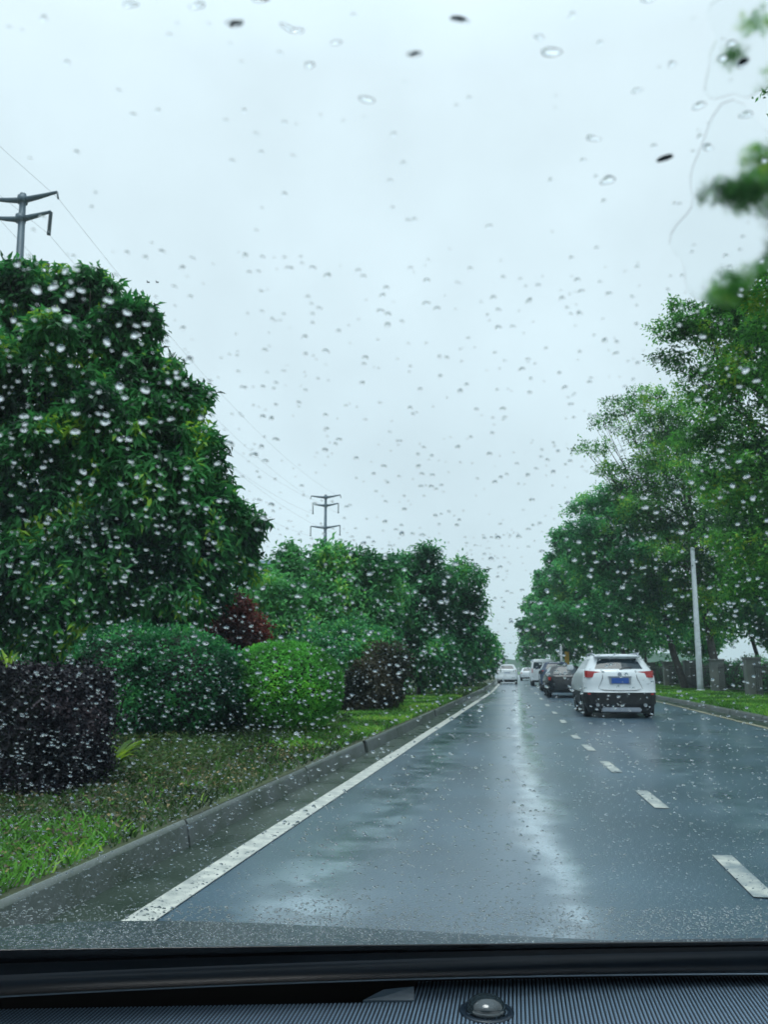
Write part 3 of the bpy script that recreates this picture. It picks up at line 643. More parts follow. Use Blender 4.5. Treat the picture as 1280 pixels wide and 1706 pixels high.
def car(name, loc, levels, label, cat, body, low, glass_levels, clad_to, lamp, plate, wheels, group, roofrails=False, van=False, spoiler=None, skid=None, wr=.36):
    t = empty(name, loc, label, cat, group); Lx = Vector(loc)
    rings = [ring_pts(w, y0, y1, rc, dz, z) for (z, w, y0, y1, rc, dz) in levels]; n = len(rings[0])
    bms = {k: bmesh.new() for k in ('body', 'lower_cladding', 'rear_window', 'windscreen', 'side_window_right', 'side_window_left')}
    cache = {k: {} for k in bms}
    def V(k, i, j):
        if (i, j) not in cache[k]: cache[k][(i, j)] = bms[k].verts.new(Lx+rings[i][j][0])
        return cache[k][(i, j)]
    for i in range(len(rings)-1):
        for j in range(n):
            j2 = (j+1) % n; s, s2 = rings[i][j][1], rings[i][j2][1]; k = 'body'
            if i < clad_to: k = 'lower_cladding'
            elif i in glass_levels:
                if s == 0 and s2 == 0: k = 'rear_window'
                elif s == 4 and s2 == 4: k = 'windscreen'
                elif s == 2 and s2 == 2 and (j % 4 != 3 or True): k = 'side_window_right'
                elif s == 6 and s2 == 6: k = 'side_window_left'
            b_ = bms[k]; b_.faces.new((V(k, i, j), V(k, i, j2), V(k, i+1, j2), V(k, i+1, j)))
    k = 'body'; bms[k].faces.new([V(k, len(rings)-1, j) for j in range(n)])
    k = 'lower_cladding' if clad_to else 'body'; bms[k].faces.new([V(k, 0, j) for j in range(n)][::-1])
    for k, b_ in bms.items():
        if not len(b_.faces): b_.free(); continue
        nm_ = 'side_window' if k.startswith('side') else k
        obj(nm_, b_, body if k == 'body' else low if k == 'lower_cladding' else M_glass, t, k == 'body')
    X, Y0, Z = Lx
    for (sx, z0, z1, x0, x1, y) in lamp:
        bm = bmesh.new(); xa, xb = sorted((sx*x0, sx*x1)); prof = []
        vs = []
        for (x, dy) in ((x0, 0), ((x0+x1)/2, .0), (x1-.06, .035), (x1, .13)):
            zc = z1-(x1-x)*.08
            vs.append((bm.verts.new((X+sx*x, Y0+y+dy-.03, Z+z0)), bm.verts.new((X+sx*x, Y0+y+dy-.01, Z+zc)), bm.verts.new((X+sx*x, Y0+y+dy+.06, Z+zc)), bm.verts.new((X+sx*x, Y0+y+dy+.06, Z+z0))))
        for a, b_ in zip(vs[:-1], vs[1:]):
            for q in range(4): bm.faces.new((a[q], a[(q+1) % 4], b_[(q+1) % 4], b_[q]))
        bm.faces.new(vs[0]); bm.faces.new(vs[-1][::-1]); bmesh.ops.recalc_face_normals(bm, faces=bm.faces)
        obj('tail_lamp', bm, M_red_l, t)
    if plate:
        z, y = plate; bm = box(bmesh.new(), X-.22, X+.22, Y0+y-.012, Y0+y, Z+z-.07, Z+z+.07, .006); obj('licence_plate', bm, M_plate, t)
        bm = box(bmesh.new(), X-.30, X+.30, Y0+y-.008, Y0+y+.05, Z+z+.09, Z+z+.115, .006); obj('tailgate_trim', bm, M_skid, t)
    for (wx, wy) in wheels:
        for s in (-1, 1):
            bm = bmesh.new(); c = (X+s*wx, Y0+wy, Z+wr)
            lathe(bm, [(wr*.62, -.115), (wr*.9, -.12), (wr, -.08), (wr, .08), (wr*.9, .12), (wr*.62, .115)], c, 'x', 24); w_ = obj('wheel', bm, M_tyre, t, False)
            bm = bmesh.new(); lathe(bm, [(wr*.6, s*.10), (wr*.55, s*.117), (wr*.15, s*.105), (.04, s*.12)] if s > 0 else [(.04, -.12), (wr*.15, -.105), (wr*.55, -.117), (wr*.6, -.10)], c, 'x', 15); obj('rim', bm, M_rim, w_)
            # arch lip
            bm = bmesh.new(); pts = [(X+s*(wx+.105), Y0+wy+math.cos(a)*(wr+.07), Z+wr+math.sin(a)*(wr+.07)) for a in [PI*k/10 for k in range(11)]]
            tube(bm, pts, .045, 6); obj('wheel_arch', bm, low, t, True)
    if spoiler:
        z, y, w_ = spoiler; bm = box(bmesh.new(), X-w_, X+w_, Y0+y-.16, Y0+y+.12, Z+z-.02, Z+z+.025, .015); obj('spoiler', bm, body, t)
    if skid:
        bm = box(bmesh.new(), X-.5, X+.5, Y0-.045, Y0+.08, Z+.165, Z+.28, .03); obj('skid_plate', bm, M_skid, t)
        for s in (-1, 1):
            bm = tube(bmesh.new(), [(X+s*.6, Y0-.05, Z+.34), (X+s*.6, Y0+.2, Z+.34)], .045, 12); obj('exhaust_tip', bm, M_rim, t)
            bm = box(bmesh.new(), X+s*.74-.1, X+s*.74+.1, Y0+.035, Y0+.06, Z+.60, Z+.635, .008); obj('reflector', bm, M_red_l, t)
    if roofrails:
        for s in (-1, 1):
            bm = tube(bmesh.new(), [(X+s*.58, Y0+.55, Z+1.61), (X+s*.6, Y0+.75, Z+1.68), (X+s*.6, Y0+2.2, Z+1.68), (X+s*.58, Y0+2.4, Z+1.6)], .022, 6); obj('roof_rail', bm, M_skid, t, True)
        bm = tube(bmesh.new(), [(X+.02, Y0+.10, Z+1.255), (X+.34, Y0+.14, Z+1.32)], .012, 5); obj('rear_wiper', bm, M_clad, t)
        bm = tube(bmesh.new(), [(X-.42, Y0+.075, Z+1.20), (X-.44, Y0+.01, Z+1.02), (X-.56, Y0+.0, Z+.76), (X-.40, Y0-.04, Z+.715), (X, Y0-.055, Z+.705), (X+.40, Y0-.04, Z+.715), (X+.56, Y0+.0, Z+.76), (X+.44, Y0+.01, Z+1.02), (X+.42, Y0+.075, Z+1.20)], .008, 5); obj('tailgate_seam', bm, M_clad, t)
        bm = box(bmesh.new(), X-.27, X+.27, Y0-.026, Y0+.03, Z+.86, Z+1.05, .01); obj('plate_recess', bm, M_skid, t)
        bm = lathe(bmesh.new(), [(.05, -.01), (.05, .01), (.03, .015)], (0, 0, 0), 'z', 16)
        for v in bm.verts: v.co = Vector((X+v.co.x, Y0+.00-v.co.z, Z+1.13+v.co.y))
        obj('badge', bm, M_skid, t, False)
    for s in (-1, 1):   # door mirrors
        mz = levels[glass_levels[0]][0]; bm = box(bmesh.new(), X+s*(levels[3][1]+.12)-.1, X+s*(levels[3][1]+.12)+.1, Y0+(2.95 if not van else 3.9), Y0+(3.12 if not van else 4.05), Z+mz-.03, Z+mz+.13, .03); obj('mirror', bm, body, t)
    return t
# z, half width, rear y, front y, corner radius, lift towards the front
SUV = [(.13,.80,.12,4.45,.30,0),(.36,.90,.02,4.6,.30,0),(.66,.935,.0,4.65,.30,0),(.70,.93,.03,4.65,.30,0),(.86,.94,.05,4.62,.28,-.03),(1.02,.93,.07,4.3,.28,-.05),(1.15,.90,.10,3.7,.26,-.05),(1.23,.86,.16,3.2,.24,-.03),
       (1.26,.84,.20,3.1,.22,0),(1.53,.69,.44,2.45,.20,0),(1.59,.66,.44,2.3,.22,0),(1.645,.56,.52,2.1,.25,0),(1.665,.30,.8,1.8,.2,0)]
p = G(1029, 1199, 0); grp = 'vehicles ahead in the right lane'
car('white_suv', (p.x+.2, p.y+.6, .0), SUV, 'white SUV with blue licence plate and dark lower bumper, nearest vehicle in the right lane', 'SUV', M_white, M_clad, [8], 2,
    [(1,1.04,1.22,.42,.88,.085),(-1,1.04,1.22,.42,.88,.085)], (.96, -.03), [(.79,.85),(.79,3.7)], grp, roofrails=True, spoiler=(1.585,.42,.6), skid=True)
SED = [(.24,.76,.10,4.5,.3,0),(.40,.86,.02,4.65,.3,0),(.60,.89,.0,4.7,.3,0),(.75,.895,.02,4.66,.28,-.02),(.92,.88,.05,4.5,.28,-.12),(1.0,.85,.10,3.9,.26,-.06),(1.03,.82,.25,3.45,.24,-.02),(1.06,.79,.32,3.3,.22,0),(1.36,.62,.62,2.55,.2,0),(1.42,.54,.72,2.35,.22,0),(1.45,.3,1.1,2.1,.2,0)]
p = G(946, 1163, 0)
car('dark_car', (p.x, p.y, 0), SED, 'black saloon car right ahead of the white SUV', 'car', M_black, M_clad, [7], 1, [(1,.78,.92,.5,.83,.06),(-1,.78,.92,.5,.83,.06)], None, [(.76,.9),(.76,3.7)], grp, wr=.32)
SED2 = [(z*1.02, w*.98, y0, y1*.95, rc, dz) for (z, w, y0, y1, rc, dz) in SUV]
p = G(929, 1152, 0)
car('dark_car', (p.x, p.y, 0), SED2, 'dark blue car between the black saloon and the white van', 'car', M_navy, M_clad, [8], 1, [(1,1.05,1.2,.52,.84,.12),(-1,1.05,1.2,.52,.84,.12)], (.9, .0), [(.76,.85),(.76,3.5)], grp, wr=.33)
VAN = [(.3,.84,.03,4.8,.15,0),(.45,.9,.0,4.9,.15,0),(.8,.92,.0,4.95,.16,0),(.9,.92,.0,4.95,.16,0),(1.1,.91,.01,4.75,.16,0),(1.25,.90,.02,4.3,.15,0),(1.3,.88,.03,4.15,.14,0),(1.78,.80,.06,3.5,.14,0),(1.92,.76,.08,3.3,.15,0),(2.0,.68,.14,3.15,.2,0),(2.03,.4,.5,2.8,.2,0)]
p = G(906, 1143, 0)
van = car('white_van', (p.x, p.y, 0), VAN, 'boxy white van with two dark rear windows', 'van', M_white, M_clad, [6], 1, [(1,1.0,1.3,.76,.88,.0),(-1,1.0,1.3,.76,.88,.0)], None, [(.76,.9),(.76,3.9)], grp, van=True, wr=.33)
bm = box(bmesh.new(), p.x-.06, p.x+.06, p.y-.06, p.y+.02, 1.28, 1.80, .01); obj('door_pillar', bm, M_white, van)
p = G(846, 1139, 0)
car('white_car', (p.x, p.y, 0), SED2, 'pale hazy car far ahead in the left lane', 'car', M_white, M_clad, [8], 1, [(1,1.05,1.2,.52,.84,.12),(-1,1.05,1.2,.52,.84,.12)], (.9, .0), [(.76,.85),(.76,3.5)], 'vehicles far ahead', wr=.33)
p = G(881, 1134, 0)
car('white_car', (p.x, p.y, 0), SED, 'small pale car farthest off, just left of the white van', 'car', M_white, M_clad, [7], 1, [(1,.78,.92,.5,.83,.06),(-1,.78,.92,.5,.83,.06)], None, [(.76,.9),(.76,3.7)], 'vehicles far ahead', wr=.32)

# ------------------------------------------------------------------ the car the picture is taken from
Z1, Z2, ZD = 1.25-.27, 1.25-.288, 1.25-.300
def lerp_line(pts):
    xs = [p[0] for p in pts]; ys = [p[1] for p in pts]
    cf = np.polyfit(xs, ys, 2); return lambda x: float(np.polyval(cf, x))
l1 = lerp_line([(0,1615),(640,1590),(1280,1575)]); l2 = lerp_line([(0,1661),(640,1633),(1280,1623)])
# base curve of the windscreen as Y = f(X)
bx = [G(px, l1(px), Z1) for px in range(-100, 1400, 100)]
cf = np.polyfit([p.x for p in bx], [p.y for p in bx], 2)
fb = lambda X: float(np.polyval(cf, X)); dfb = lambda X: 2*cf[0]*X+cf[1]
AW = R(29); CA, SA = math.cos(AW), math.sin(AW)
def glass_pt(X, t): return Vector((X, fb(X)-t*CA, Z1+t*SA))
def glass_hit(px, py):
    d = ray(px, py); lo, hi = .02, 3.0
    def g(s): P = CAM+d*s; return P.y-(fb(P.x)-(P.z-Z1)*CA/SA)
    for _ in range(50):
        m = (lo+hi)/2
        if g(m) > 0: hi = m
        else: lo = m
    P = CAM+d*hi; return P.x, (P.z-Z1)/SA, hi
def frame(X):
    tu = Vector((1, dfb(X), 0)).normalized(); tv = Vector((0, -CA, SA)); n_ = tu.cross(tv); n_.normalize()
    if n_.y < 0: n_ = -n_
    return tu, tv, n_
own = empty('car_interior', (-.28, .5, Z1-.1), 'black ribbed dashboard and rain-covered windscreen of the car we look out of', 'car')
def wglass():
    m = bpy.data.materials.new('windscreen_glass'); m.use_nodes = True; n = m.node_tree.nodes; l = m.node_tree.links
    tr = n.new('ShaderNodeBsdfTransparent'); tr.inputs[0].default_value = (.935, .98, .995, 1)
    gl = n.new('ShaderNodeBsdfGlossy'); gl.inputs['Roughness'].default_value = .15
    fr = n.new('ShaderNodeFresnel'); fr.inputs[0].default_value = 1.3; ms = n.new('ShaderNodeMixShader')
    t = n.new('ShaderNodeTexCoord'); a = n.new('ShaderNodeTexNoise'); a.inputs['Scale'].default_value = 3; l.new(t.outputs['Object'], a.inputs[0])
    q = n.new('ShaderNodeMath'); q.operation = 'MULTIPLY'; l.new(fr.outputs[0], q.inputs[0]); q.inputs[1].default_value = .02
    l.new(q.outputs[0], ms.inputs[0]); l.new(tr.outputs[0], ms.inputs[1]); l.new(gl.outputs[0], ms.inputs[2]); l.new(ms.outputs[0], n['Material Output'].inputs[0])
    return m
def water():
    m = bpy.data.materials.new('water'); m.use_nodes = True; n = m.node_tree.nodes; l = m.node_tree.links; n.remove(n['Principled BSDF'])
    g = n.new('ShaderNodeBsdfGlass'); g.inputs['IOR'].default_value = 1.33; g.inputs['Roughness'].default_value = 0
    l.new(g.outputs[0], n['Material Output'].inputs[0]); return m
M_pane = wglass(); M_water = water()
M_dash = mat('dash_plastic', (.018,.022,.028), .45, noise=.15, nscale=30, bump=.15, bscale=400)
M_trim = mat('dash_trim', (.012,.022,.035), .35, noise=.1, nscale=10)
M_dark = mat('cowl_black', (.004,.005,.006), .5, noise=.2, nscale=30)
M_frit = mat('frit_black', (.004,.004,.005), .12, noise=.2, nscale=30)
M_line_d = mat('trim_edge', (.10,.14,.18), .35, noise=.1, nscale=10)
M_rib = mat('rib_fabric', (.12,.165,.21), .55, noise=.25, nscale=700)
M_ribd = mat('rib_groove', (.012,.016,.022), .7, noise=.2, nscale=200)
M_hood = mat('hood_paint', (.04,.065,.085), .22, metal=.3, noise=.3, nscale=40, bump=1.0, bscale=55)
XS = np.linspace(-.75, .65, 36)
TTOP = .97
def slab(name, t0, t1, off0, off1, m, parent, nt_=10):
    v = []; q = []
    for off in (off0, off1):
        for t in np.linspace(t0, t1, nt_+1):
            for X in XS: v.append(glass_pt(X, t)+frame(X)[2]*off)
    nx = len(XS); k = (nt_+1)*nx
    for s in range(2):
        for i in range(nt_):
            for j in range(nx-1):
                a = s*k+i*nx+j; f = (a, a+1, a+nx+1, a+nx); q.append(f if s else f[::-1])
    for i in range(nt_):
        for j in (0, nx-1):
            a = i*nx+j; q.append((a, a+nx, a+nx+k, a+k))
    for j in range(nx-1):
        for i in (0, nt_):
            a = i*nx+j; q.append((a, a+1, a+1+k, a+k))
    o = link(name, nm(name, v, q), m, parent); bm = bmesh.new(); bm.from_mesh(o.data); bmesh.ops.recalc_face_normals(bm, faces=bm.faces); bm.to_mesh(o.data); bm.free()
    for p in o.data.polygons: p.use_smooth = True
    return o
ws = slab('windscreen', -.01, TTOP, 0, .004, M_pane, own)
_, tf0, _ = glass_hit(640, 1572)
lf = lerp_line([(-100,1581),(640,1572),(1380,1565)]); v = []; q = []; pf_ = np.linspace(-200, 1480, 60)
for off in (-.002, -.0005):
    for px in pf_:
        for f_ in (0, 1):
            Xg, tg, _s = glass_hit(px, lf(px)); P = glass_pt(Xg, tg if f_ else -.012)+frame(Xg)[2]*off; v.append(P)
k = len(pf_)*2
for i in range(len(pf_)-1):
    a = i*2; q += [(a, a+1, a+3, a+2), (k+a, k+a+2, k+a+3, k+a+1), (a+1, k+a+1, k+a+3, a+3), (a, a+2, k+a+2, k+a)]
link('black_border', nm('black_border', v, q), M_frit, ws)
def prof(name, rows, m, parent, px0=-220, px1=1500, smooth=False):
    """surface through rows of (pixel line, level)"""
    v = []; q = []; pxs = np.linspace(px0, px1, 44)
    for ln_, z, off in rows:
        for px in pxs: v.append(G(px, ln_(px), z)+Vector(off))
    nx = len(pxs)
    for i in range(len(rows)-1):
        for j in range(nx-1):
            a = i*nx+j; q.append((a, a+1, a+nx+1, a+nx))
    return link(name, nm(name, v, q), m, parent, smooth)
sh = lambda f, d: (lambda x: f(x)+d)
db = empty('tmp', (0, 0, 0)); bpy.data.objects.remove(db)
dash = prof('dashboard', [(l1, Z1-.001, (0, .03, -.002)), (l1, Z1-.004, (0, 0, 0)), (sh(l1, 14), Z1-.012, (0, 0, 0)), (sh(l2, -8), Z2-.004, (0, 0, 0)), (sh(l2, -2), Z2, (0, 0, 0))], M_trim, own, smooth=True)
def edge(ln_, z, r_, name):
    bm = tube(bmesh.new(), [G(px, ln_(px), z) for px in np.linspace(-220, 1500, 40)], r_, 6); return obj(name, bm, M_line_d, dash, True)
edge(sh(l1, 1), Z1-.004, .0006, 'trim_edge'); edge(sh(l2, -1), Z2, .0008, 'trim_edge')
# floor of the defroster slot, and the tray below everything
prof('defroster_slot', [(sh(l2, -3), Z2-.002, (0, 0, 0)), (sh(l2, -1), Z2-.05, (0, .0, 0)), (lambda x: 1900, Z2-.05, (0, 0, 0))], M_dark, dash)
# ribbed top: a corrugated sheet, ribs run towards the windscreen
lr = lambda px: (1680-12*px/690) if px < 690 else l2(px)+3
gA = G(-250, lr(-250), ZD); gB = G(1520, lr(1520), ZD); pitch = .0037; v = []; q = []; xs = []
X = gA.x-.25
prf = [(0, 0), (.18, .55), (.35, 1), (.6, 1), (.78, .55), (.9, 0)]
front = []
pxs = np.linspace(-400, 1700, 400); fx_ = [G(p_, lr(p_) if not (640 < p_ < 690) else lr(640), ZD) for p_ in pxs]
fX = np.array([p_.x for p_ in fx_]); fY = np.array([p_.y for p_ in fx_])
cols = []
while X < gB.x+.1:
    for u_, h_ in prf: cols.append((X+u_*pitch, h_*.0011))
    X += pitch
YB = [.0, .25, .5, .75, 1.0]
for (x, h_) in cols:
    yf = float(np.interp(x, fX, fY))
    for s in YB: v.append((x, yf*(1-s)+.22*s, ZD+h_-.0011))
k = len(YB)
for i in range(len(cols)-1):
    for j in range(k-1):
        a = i*k+j; q.append((a, a+k, a+k+1, a+1))
def ribmat():
    m = bpy.data.materials.new('ribbed_cover'); m.use_nodes = True; n = m.node_tree.nodes; l = m.node_tree.links; b = n['Principled BSDF']
    t = n.new('ShaderNodeTexCoord'); sp = n.new('ShaderNodeSeparateXYZ'); l.new(t.outputs['Object'], sp.inputs[0])
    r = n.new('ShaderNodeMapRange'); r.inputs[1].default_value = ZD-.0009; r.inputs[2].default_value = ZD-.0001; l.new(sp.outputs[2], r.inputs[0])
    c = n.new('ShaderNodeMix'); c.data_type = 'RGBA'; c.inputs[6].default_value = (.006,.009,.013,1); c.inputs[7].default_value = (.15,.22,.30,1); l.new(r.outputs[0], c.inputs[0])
    wv = n.new('ShaderNodeTexWave'); wv.bands_direction = 'Y'; wv.inputs['Scale'].default_value = 90; wv.inputs['Distortion'].default_value = .6; l.new(t.outputs['Object'], wv.inputs['Vector'])
    wr_ = n.new('ShaderNodeMapRange'); wr_.inputs[3].default_value = .55; wr_.inputs[4].default_value = 1; l.new(wv.outputs[1], wr_.inputs[0])
    s = n.new('ShaderNodeVectorMath'); s.operation = 'SCALE'; l.new(c.outputs[2], s.inputs[0]); l.new(wr_.outputs[0], s.inputs['Scale'])
    l.new(s.outputs[0], b.inputs['Base Color']); b.inputs['Roughness'].default_value = .5; return m
M_ribs = ribmat(); M_ribs.node_tree.nodes['Map Range'].inputs[1].default_value -= 0
rib = link('ribbed_top', nm('ribbed_top', v, q), M_ribs, None); rib.parent = dash; rib.matrix_parent_inverse = dash.matrix_world.inverted()
# wall under the ribbed top's front edge, and the tapering end piece of the slot
ep = [G(605, 1668, ZD), G(640, 1650, Z2-.004), G(690, 1645, Z2-.004), G(690, 1668, ZD)]
bm = bmesh.new(); vs = [bm.verts.new(p+Vector((0, 0, .0012))) for p in ep]; vs2 = [bm.verts.new(p-Vector((0, 0, .01))) for p in ep]
bm.faces.new(vs)
for i in range(4): bm.faces.new((vs[i], vs2[i], vs2[(i+1) % 4], vs[(i+1) % 4]))
bmesh.ops.recalc_face_normals(bm, faces=bm.faces); M_end = mat('slot_end', (.03,.05,.07), .5, noise=.1); obj('slot_end', bm, M_end, dash)
# light sensor
sc_ = G(811, 1684, ZD); k = (sc_-CAM).length/FPX
bm = lathe(bmesh.new(), [(38*k, -.001), (38*k, .0006), (35*k, .0012), (29*k, .0009), (28*k, -.004)], sc_, 'z', 40)
obj('sensor_ring', bm, M_trim, dash, True)
bm = bmesh.new(); rr_ = 27*k; pr = [(rr_, -.001), (rr_, .0026)]+[(rr_*.97*math.cos(a), .0027+rr_*.55*math.sin(a)) for a in [PI/2*i/12 for i in range(12)]]+[(.0002, .0027+rr_*.55)]
lathe(bm, pr, sc_+Vector((0, 0, .001)), 'z', 40); M_dome = mat('sensor_dome', (.02,.03,.036), .10, noise=.1, spec=.9); obj('light_sensor', bm, M_dome, dash, True)
# roof lining, pillars, bonnet, scuttle
rf_y0 = fb(0)-TTOP*CA; rz = Z1+TTOP*SA
bm = box(bmesh.new(), -1.0, .8, rf_y0-1.9, rf_y0+.02, rz+.0, rz+.03, .01); obj('roof_lining', bm, M_dash, own)
for X in (-.98, .72):
    bm = tube(bmesh.new(), [Vector((X, fb(X)+.02, Z1-.05)), Vector((X*.9, rf_y0, rz))], .05, 8); obj('windscreen_pillar', bm, M_dash, own, True)
bm = box(bmesh.new(), -1.0, .8, -.9, .2, Z1-.6, ZD-.03, .03); obj('dashboard_body', bm, M_dash, own)
hv = []; hq = []; hy = np.linspace(0, 1, 14); hx = np.linspace(-1.0, .62, 30)
hf = lambda px: 1541-3*math.sin((px-100)/1400*PI)
for s in hy:
    for x in hx:
        xe = (x+.19)/.81; yf = 1.62-.06*xe**4-.02*xe**2; y0_ = fb(x)+.03; y = y0_*(1-s)+yf*s
        z = (Z1-.02)*(1-s)+.752*s+.01*math.sin(PI*s)*(1-xe**2)-.006*xe**4
        hv.append((x, y, z))
nx = len(hx)
for i in range(len(hy)-1):
    for j in range(nx-1):
        a = i*nx+j; hq.append((a, a+1, a+nx+1, a+nx))
HOOD = link('bonnet', nm('bonnet', hv, hq), M_hood, own, True)

# ------------------------------------------------------------------ raindrops on the windscreen
def drop_mesh(name, r, asp, hgt, seg=14, rings=5, seed=0):
    """water lens: flat on the glass, domed outside, ragged outline; local z points outwards"""
    rg = random.Random(seed); ph = [rg.uniform(0, 6.28) for _ in range(3)]; am = rg.uniform(.05, .26)
    v = [(0, 0, 0), (0, 0, hgt)]; f = []
    def out_(a): return 1+am*math.sin(2*a+ph[0])+am*.6*math.sin(3*a+ph[1])+am*.3*math.sin(5*a+ph[2])
    for k in range(rings):
        q = math.cos(PI/2*k/rings); h = math.sin(PI/2*k/rings)
        for s in range(seg):
            a = 2*PI*s/seg; o_ = out_(a); v.append((r*q*o_*math.cos(a), r*asp*q*o_*math.sin(a), hgt*h))
    for s in range(seg):
        s2 = (s+1) % seg; f.append((0, 2+s2, 2+s)); e_ = 2+(rings-1)*seg; f.append((1, e_+s, e_+s2))
        for k in range(rings-1):
            a, b_ = 2+k*seg+s, 2+k*seg+s2; c, d = a+seg, b_+seg; f += [(a, b_, d), (a, d, c)]
    return np.array(v, np.float64), np.array(f, np.int32)
drops = []
def add_drop(px, py, rmm, asp=1, rot=0, hk=.4):
    X, t, s = glass_hit(px, py)
    if t > TTOP-.01 or t < -.005: return
    drops.append(dict(px=px, py=py, X=X, t=t, r=rmm/1000, asp=asp, rot=rot, hk=hk, d=s, scr=rmm/1000/s))
# the large soft ones high up
for px, py, r_, a_, ro in ((430,8,3.2,.45,-.1),(388,52,2.4,.7,0),(770,45,2.6,.5,-.2),(693,103,2.5,.5,0),(925,100,3.2,.6,0),(1117,278,2.9,.35,.3),(1250,118,2.6,.6,.6),(325,22,2.3,.5,0),(480,60,2.6,.45,-.5),(495,64,2,.5,0),
    (995,245,2.3,.6,-.1),(612,180,2.8,.5,-.2),(560,84,1.9,.5,0),(905,75,1.6,.6,0),(1020,315,2.6,.8,0),(1215,110,1.6,.8,0),(1230,85,1.5,.8,0),(210,20,2,.6,0),(1130,120,1.6,.6,0),(170,3,1.8,.6,0),
    (1175,190,2.4,.6,.2),(1070,165,1.8,.6,.2),(1255,205,2.2,.7,0),(1190,260,2.0,.7,0),(515,122,1.9,.6,0),(1090,10,2.3,.5,0)):
    add_drop(px, py, r_*.62, a_*.8, ro, .5)
# everywhere: even over the glass, so the far, low part of the screen looks densest
XA, XB = -.62, .45; area = (XB-XA)*TTOP
rd = random.Random(11); grid = {}
def clear(X, t, r):
    c = (int(X/.01), int(t/.01))
    for i in (-1, 0, 1):
        for j in (-1, 0, 1):
            for (x, y, q) in grid.get((c[0]+i, c[1]+j), ()):
                if (x-X)**2+(y-t)**2 < (q+r)**2*1.05: return False
    grid.setdefault(c, []).append((X, t, r)); return True
def proj(P):
    q = ROT.transposed() @ (P-CAM); return (CX+FPX*q.x/-q.z, CY-FPX*q.y/-q.z) if q.z < 0 else (-999, -999)
for dr in drops: clear(dr['X'], dr['t'], dr['r'])
for _ in range(70000):
    X = rd.uniform(XA, XB); t = rd.uniform(0, TTOP-.02)
    P = glass_pt(X, t); px, py = proj(P)
    if not (-30 < px < 1310 and -40 < py < 1600): continue
    s = (P-CAM).length; u_ = rd.random()
    left = px < 470 and py > 400 and py > 420+(px-150)*1.2
    right = px > 900 and py > 500 and px > 1280-(py-450)*.75
    if py < 430:
        if u_ > .12: continue
        r_ = rd.uniform(.0003, .0007); hk = rd.uniform(.10, .25)
    elif left or right:
        if u_ > (.8 if left else .65): continue
        r_ = .00028+.00092*rd.random()**2.6; hk = rd.uniform(.22, .6)
        if left and py < 800: r_ *= 1.15
    elif py < 900:
        if u_ > .52: continue
        r_ = .00028+.0006*rd.random()**2; hk = rd.uniform(.14, .32)
    elif py < 1190:
        if u_ > .95: continue
        r_ = .00028+.0009*rd.random()**2.6; hk = rd.uniform(.25, .6)
    else:
        if u_ > (.62 if py < 1500 else .95): continue
        r_ = .0003+.0012*rd.random()**3; hk = rd.uniform(.4, .85)
    asp = rd.uniform(.6, 1.0)
    if py > 1200 and rd.random() < .35: asp = rd.uniform(.35, .6)
    if py > 1520: asp = rd.uniform(.3, .8); r_ = .0005+.0011*rd.random()**1.5; hk = rd.uniform(.45, .9)
    if not clear(X, t, r_): continue
    drops.append(dict(px=px, py=py, X=X, t=t, r=r_, asp=asp, rot=rd.uniform(-.35, .35), hk=hk, d=s, scr=r_*math.sqrt(asp)/s))
for _ in range(7000):           # the wet foot of the screen
    X = rd.uniform(XA, XB); t = rd.uniform(glass_hit(640, 1575)[1], glass_hit(640, 1530)[1]) if _ % 50 == 0 else rd.uniform(tb0, tb1)
    if _ == 0: tb0, tb1 = glass_hit(640, 1576)[1], glass_hit(640, 1534)[1]
    px, py = proj(glass_pt(X, t))
    if not (-30 < px < 1310) or rd.random() < .55*max(0, (px-500)/780): continue
    r_ = .0004+.0012*rd.random()**1.6
    if not clear(X, t, r_*.72): continue
    drops.append(dict(px=px, py=py, X=X, t=t, r=r_, asp=rd.uniform(.35, .8), rot=rd.uniform(-.6, .6), hk=rd.uniform(.35, .9), d=(glass_pt(X, t)-CAM).length, scr=r_*.5/(glass_pt(X, t)-CAM).length))
drops.sort(key=lambda d: -d['scr']*(1 if -5 < d['px'] < 1285 and 0 < d['py'] < 1590 else 0))
def place(dr):
    tu, tv, n_ = frame(dr['X']); c, s = math.cos(dr['rot']), math.sin(dr['rot'])
    a = tu*c+tv*s; b_ = tv*c-tu*s; O_ = glass_pt(dr['X'], dr['t'])+n_*.0042
    if a.cross(b_).dot(n_) < 0: a = -a
    return Matrix(((a.x, b_.x, n_.x, O_.x), (a.y, b_.y, n_.y, O_.y), (a.z, b_.z, n_.z, O_.z), (0, 0, 0, 1)))
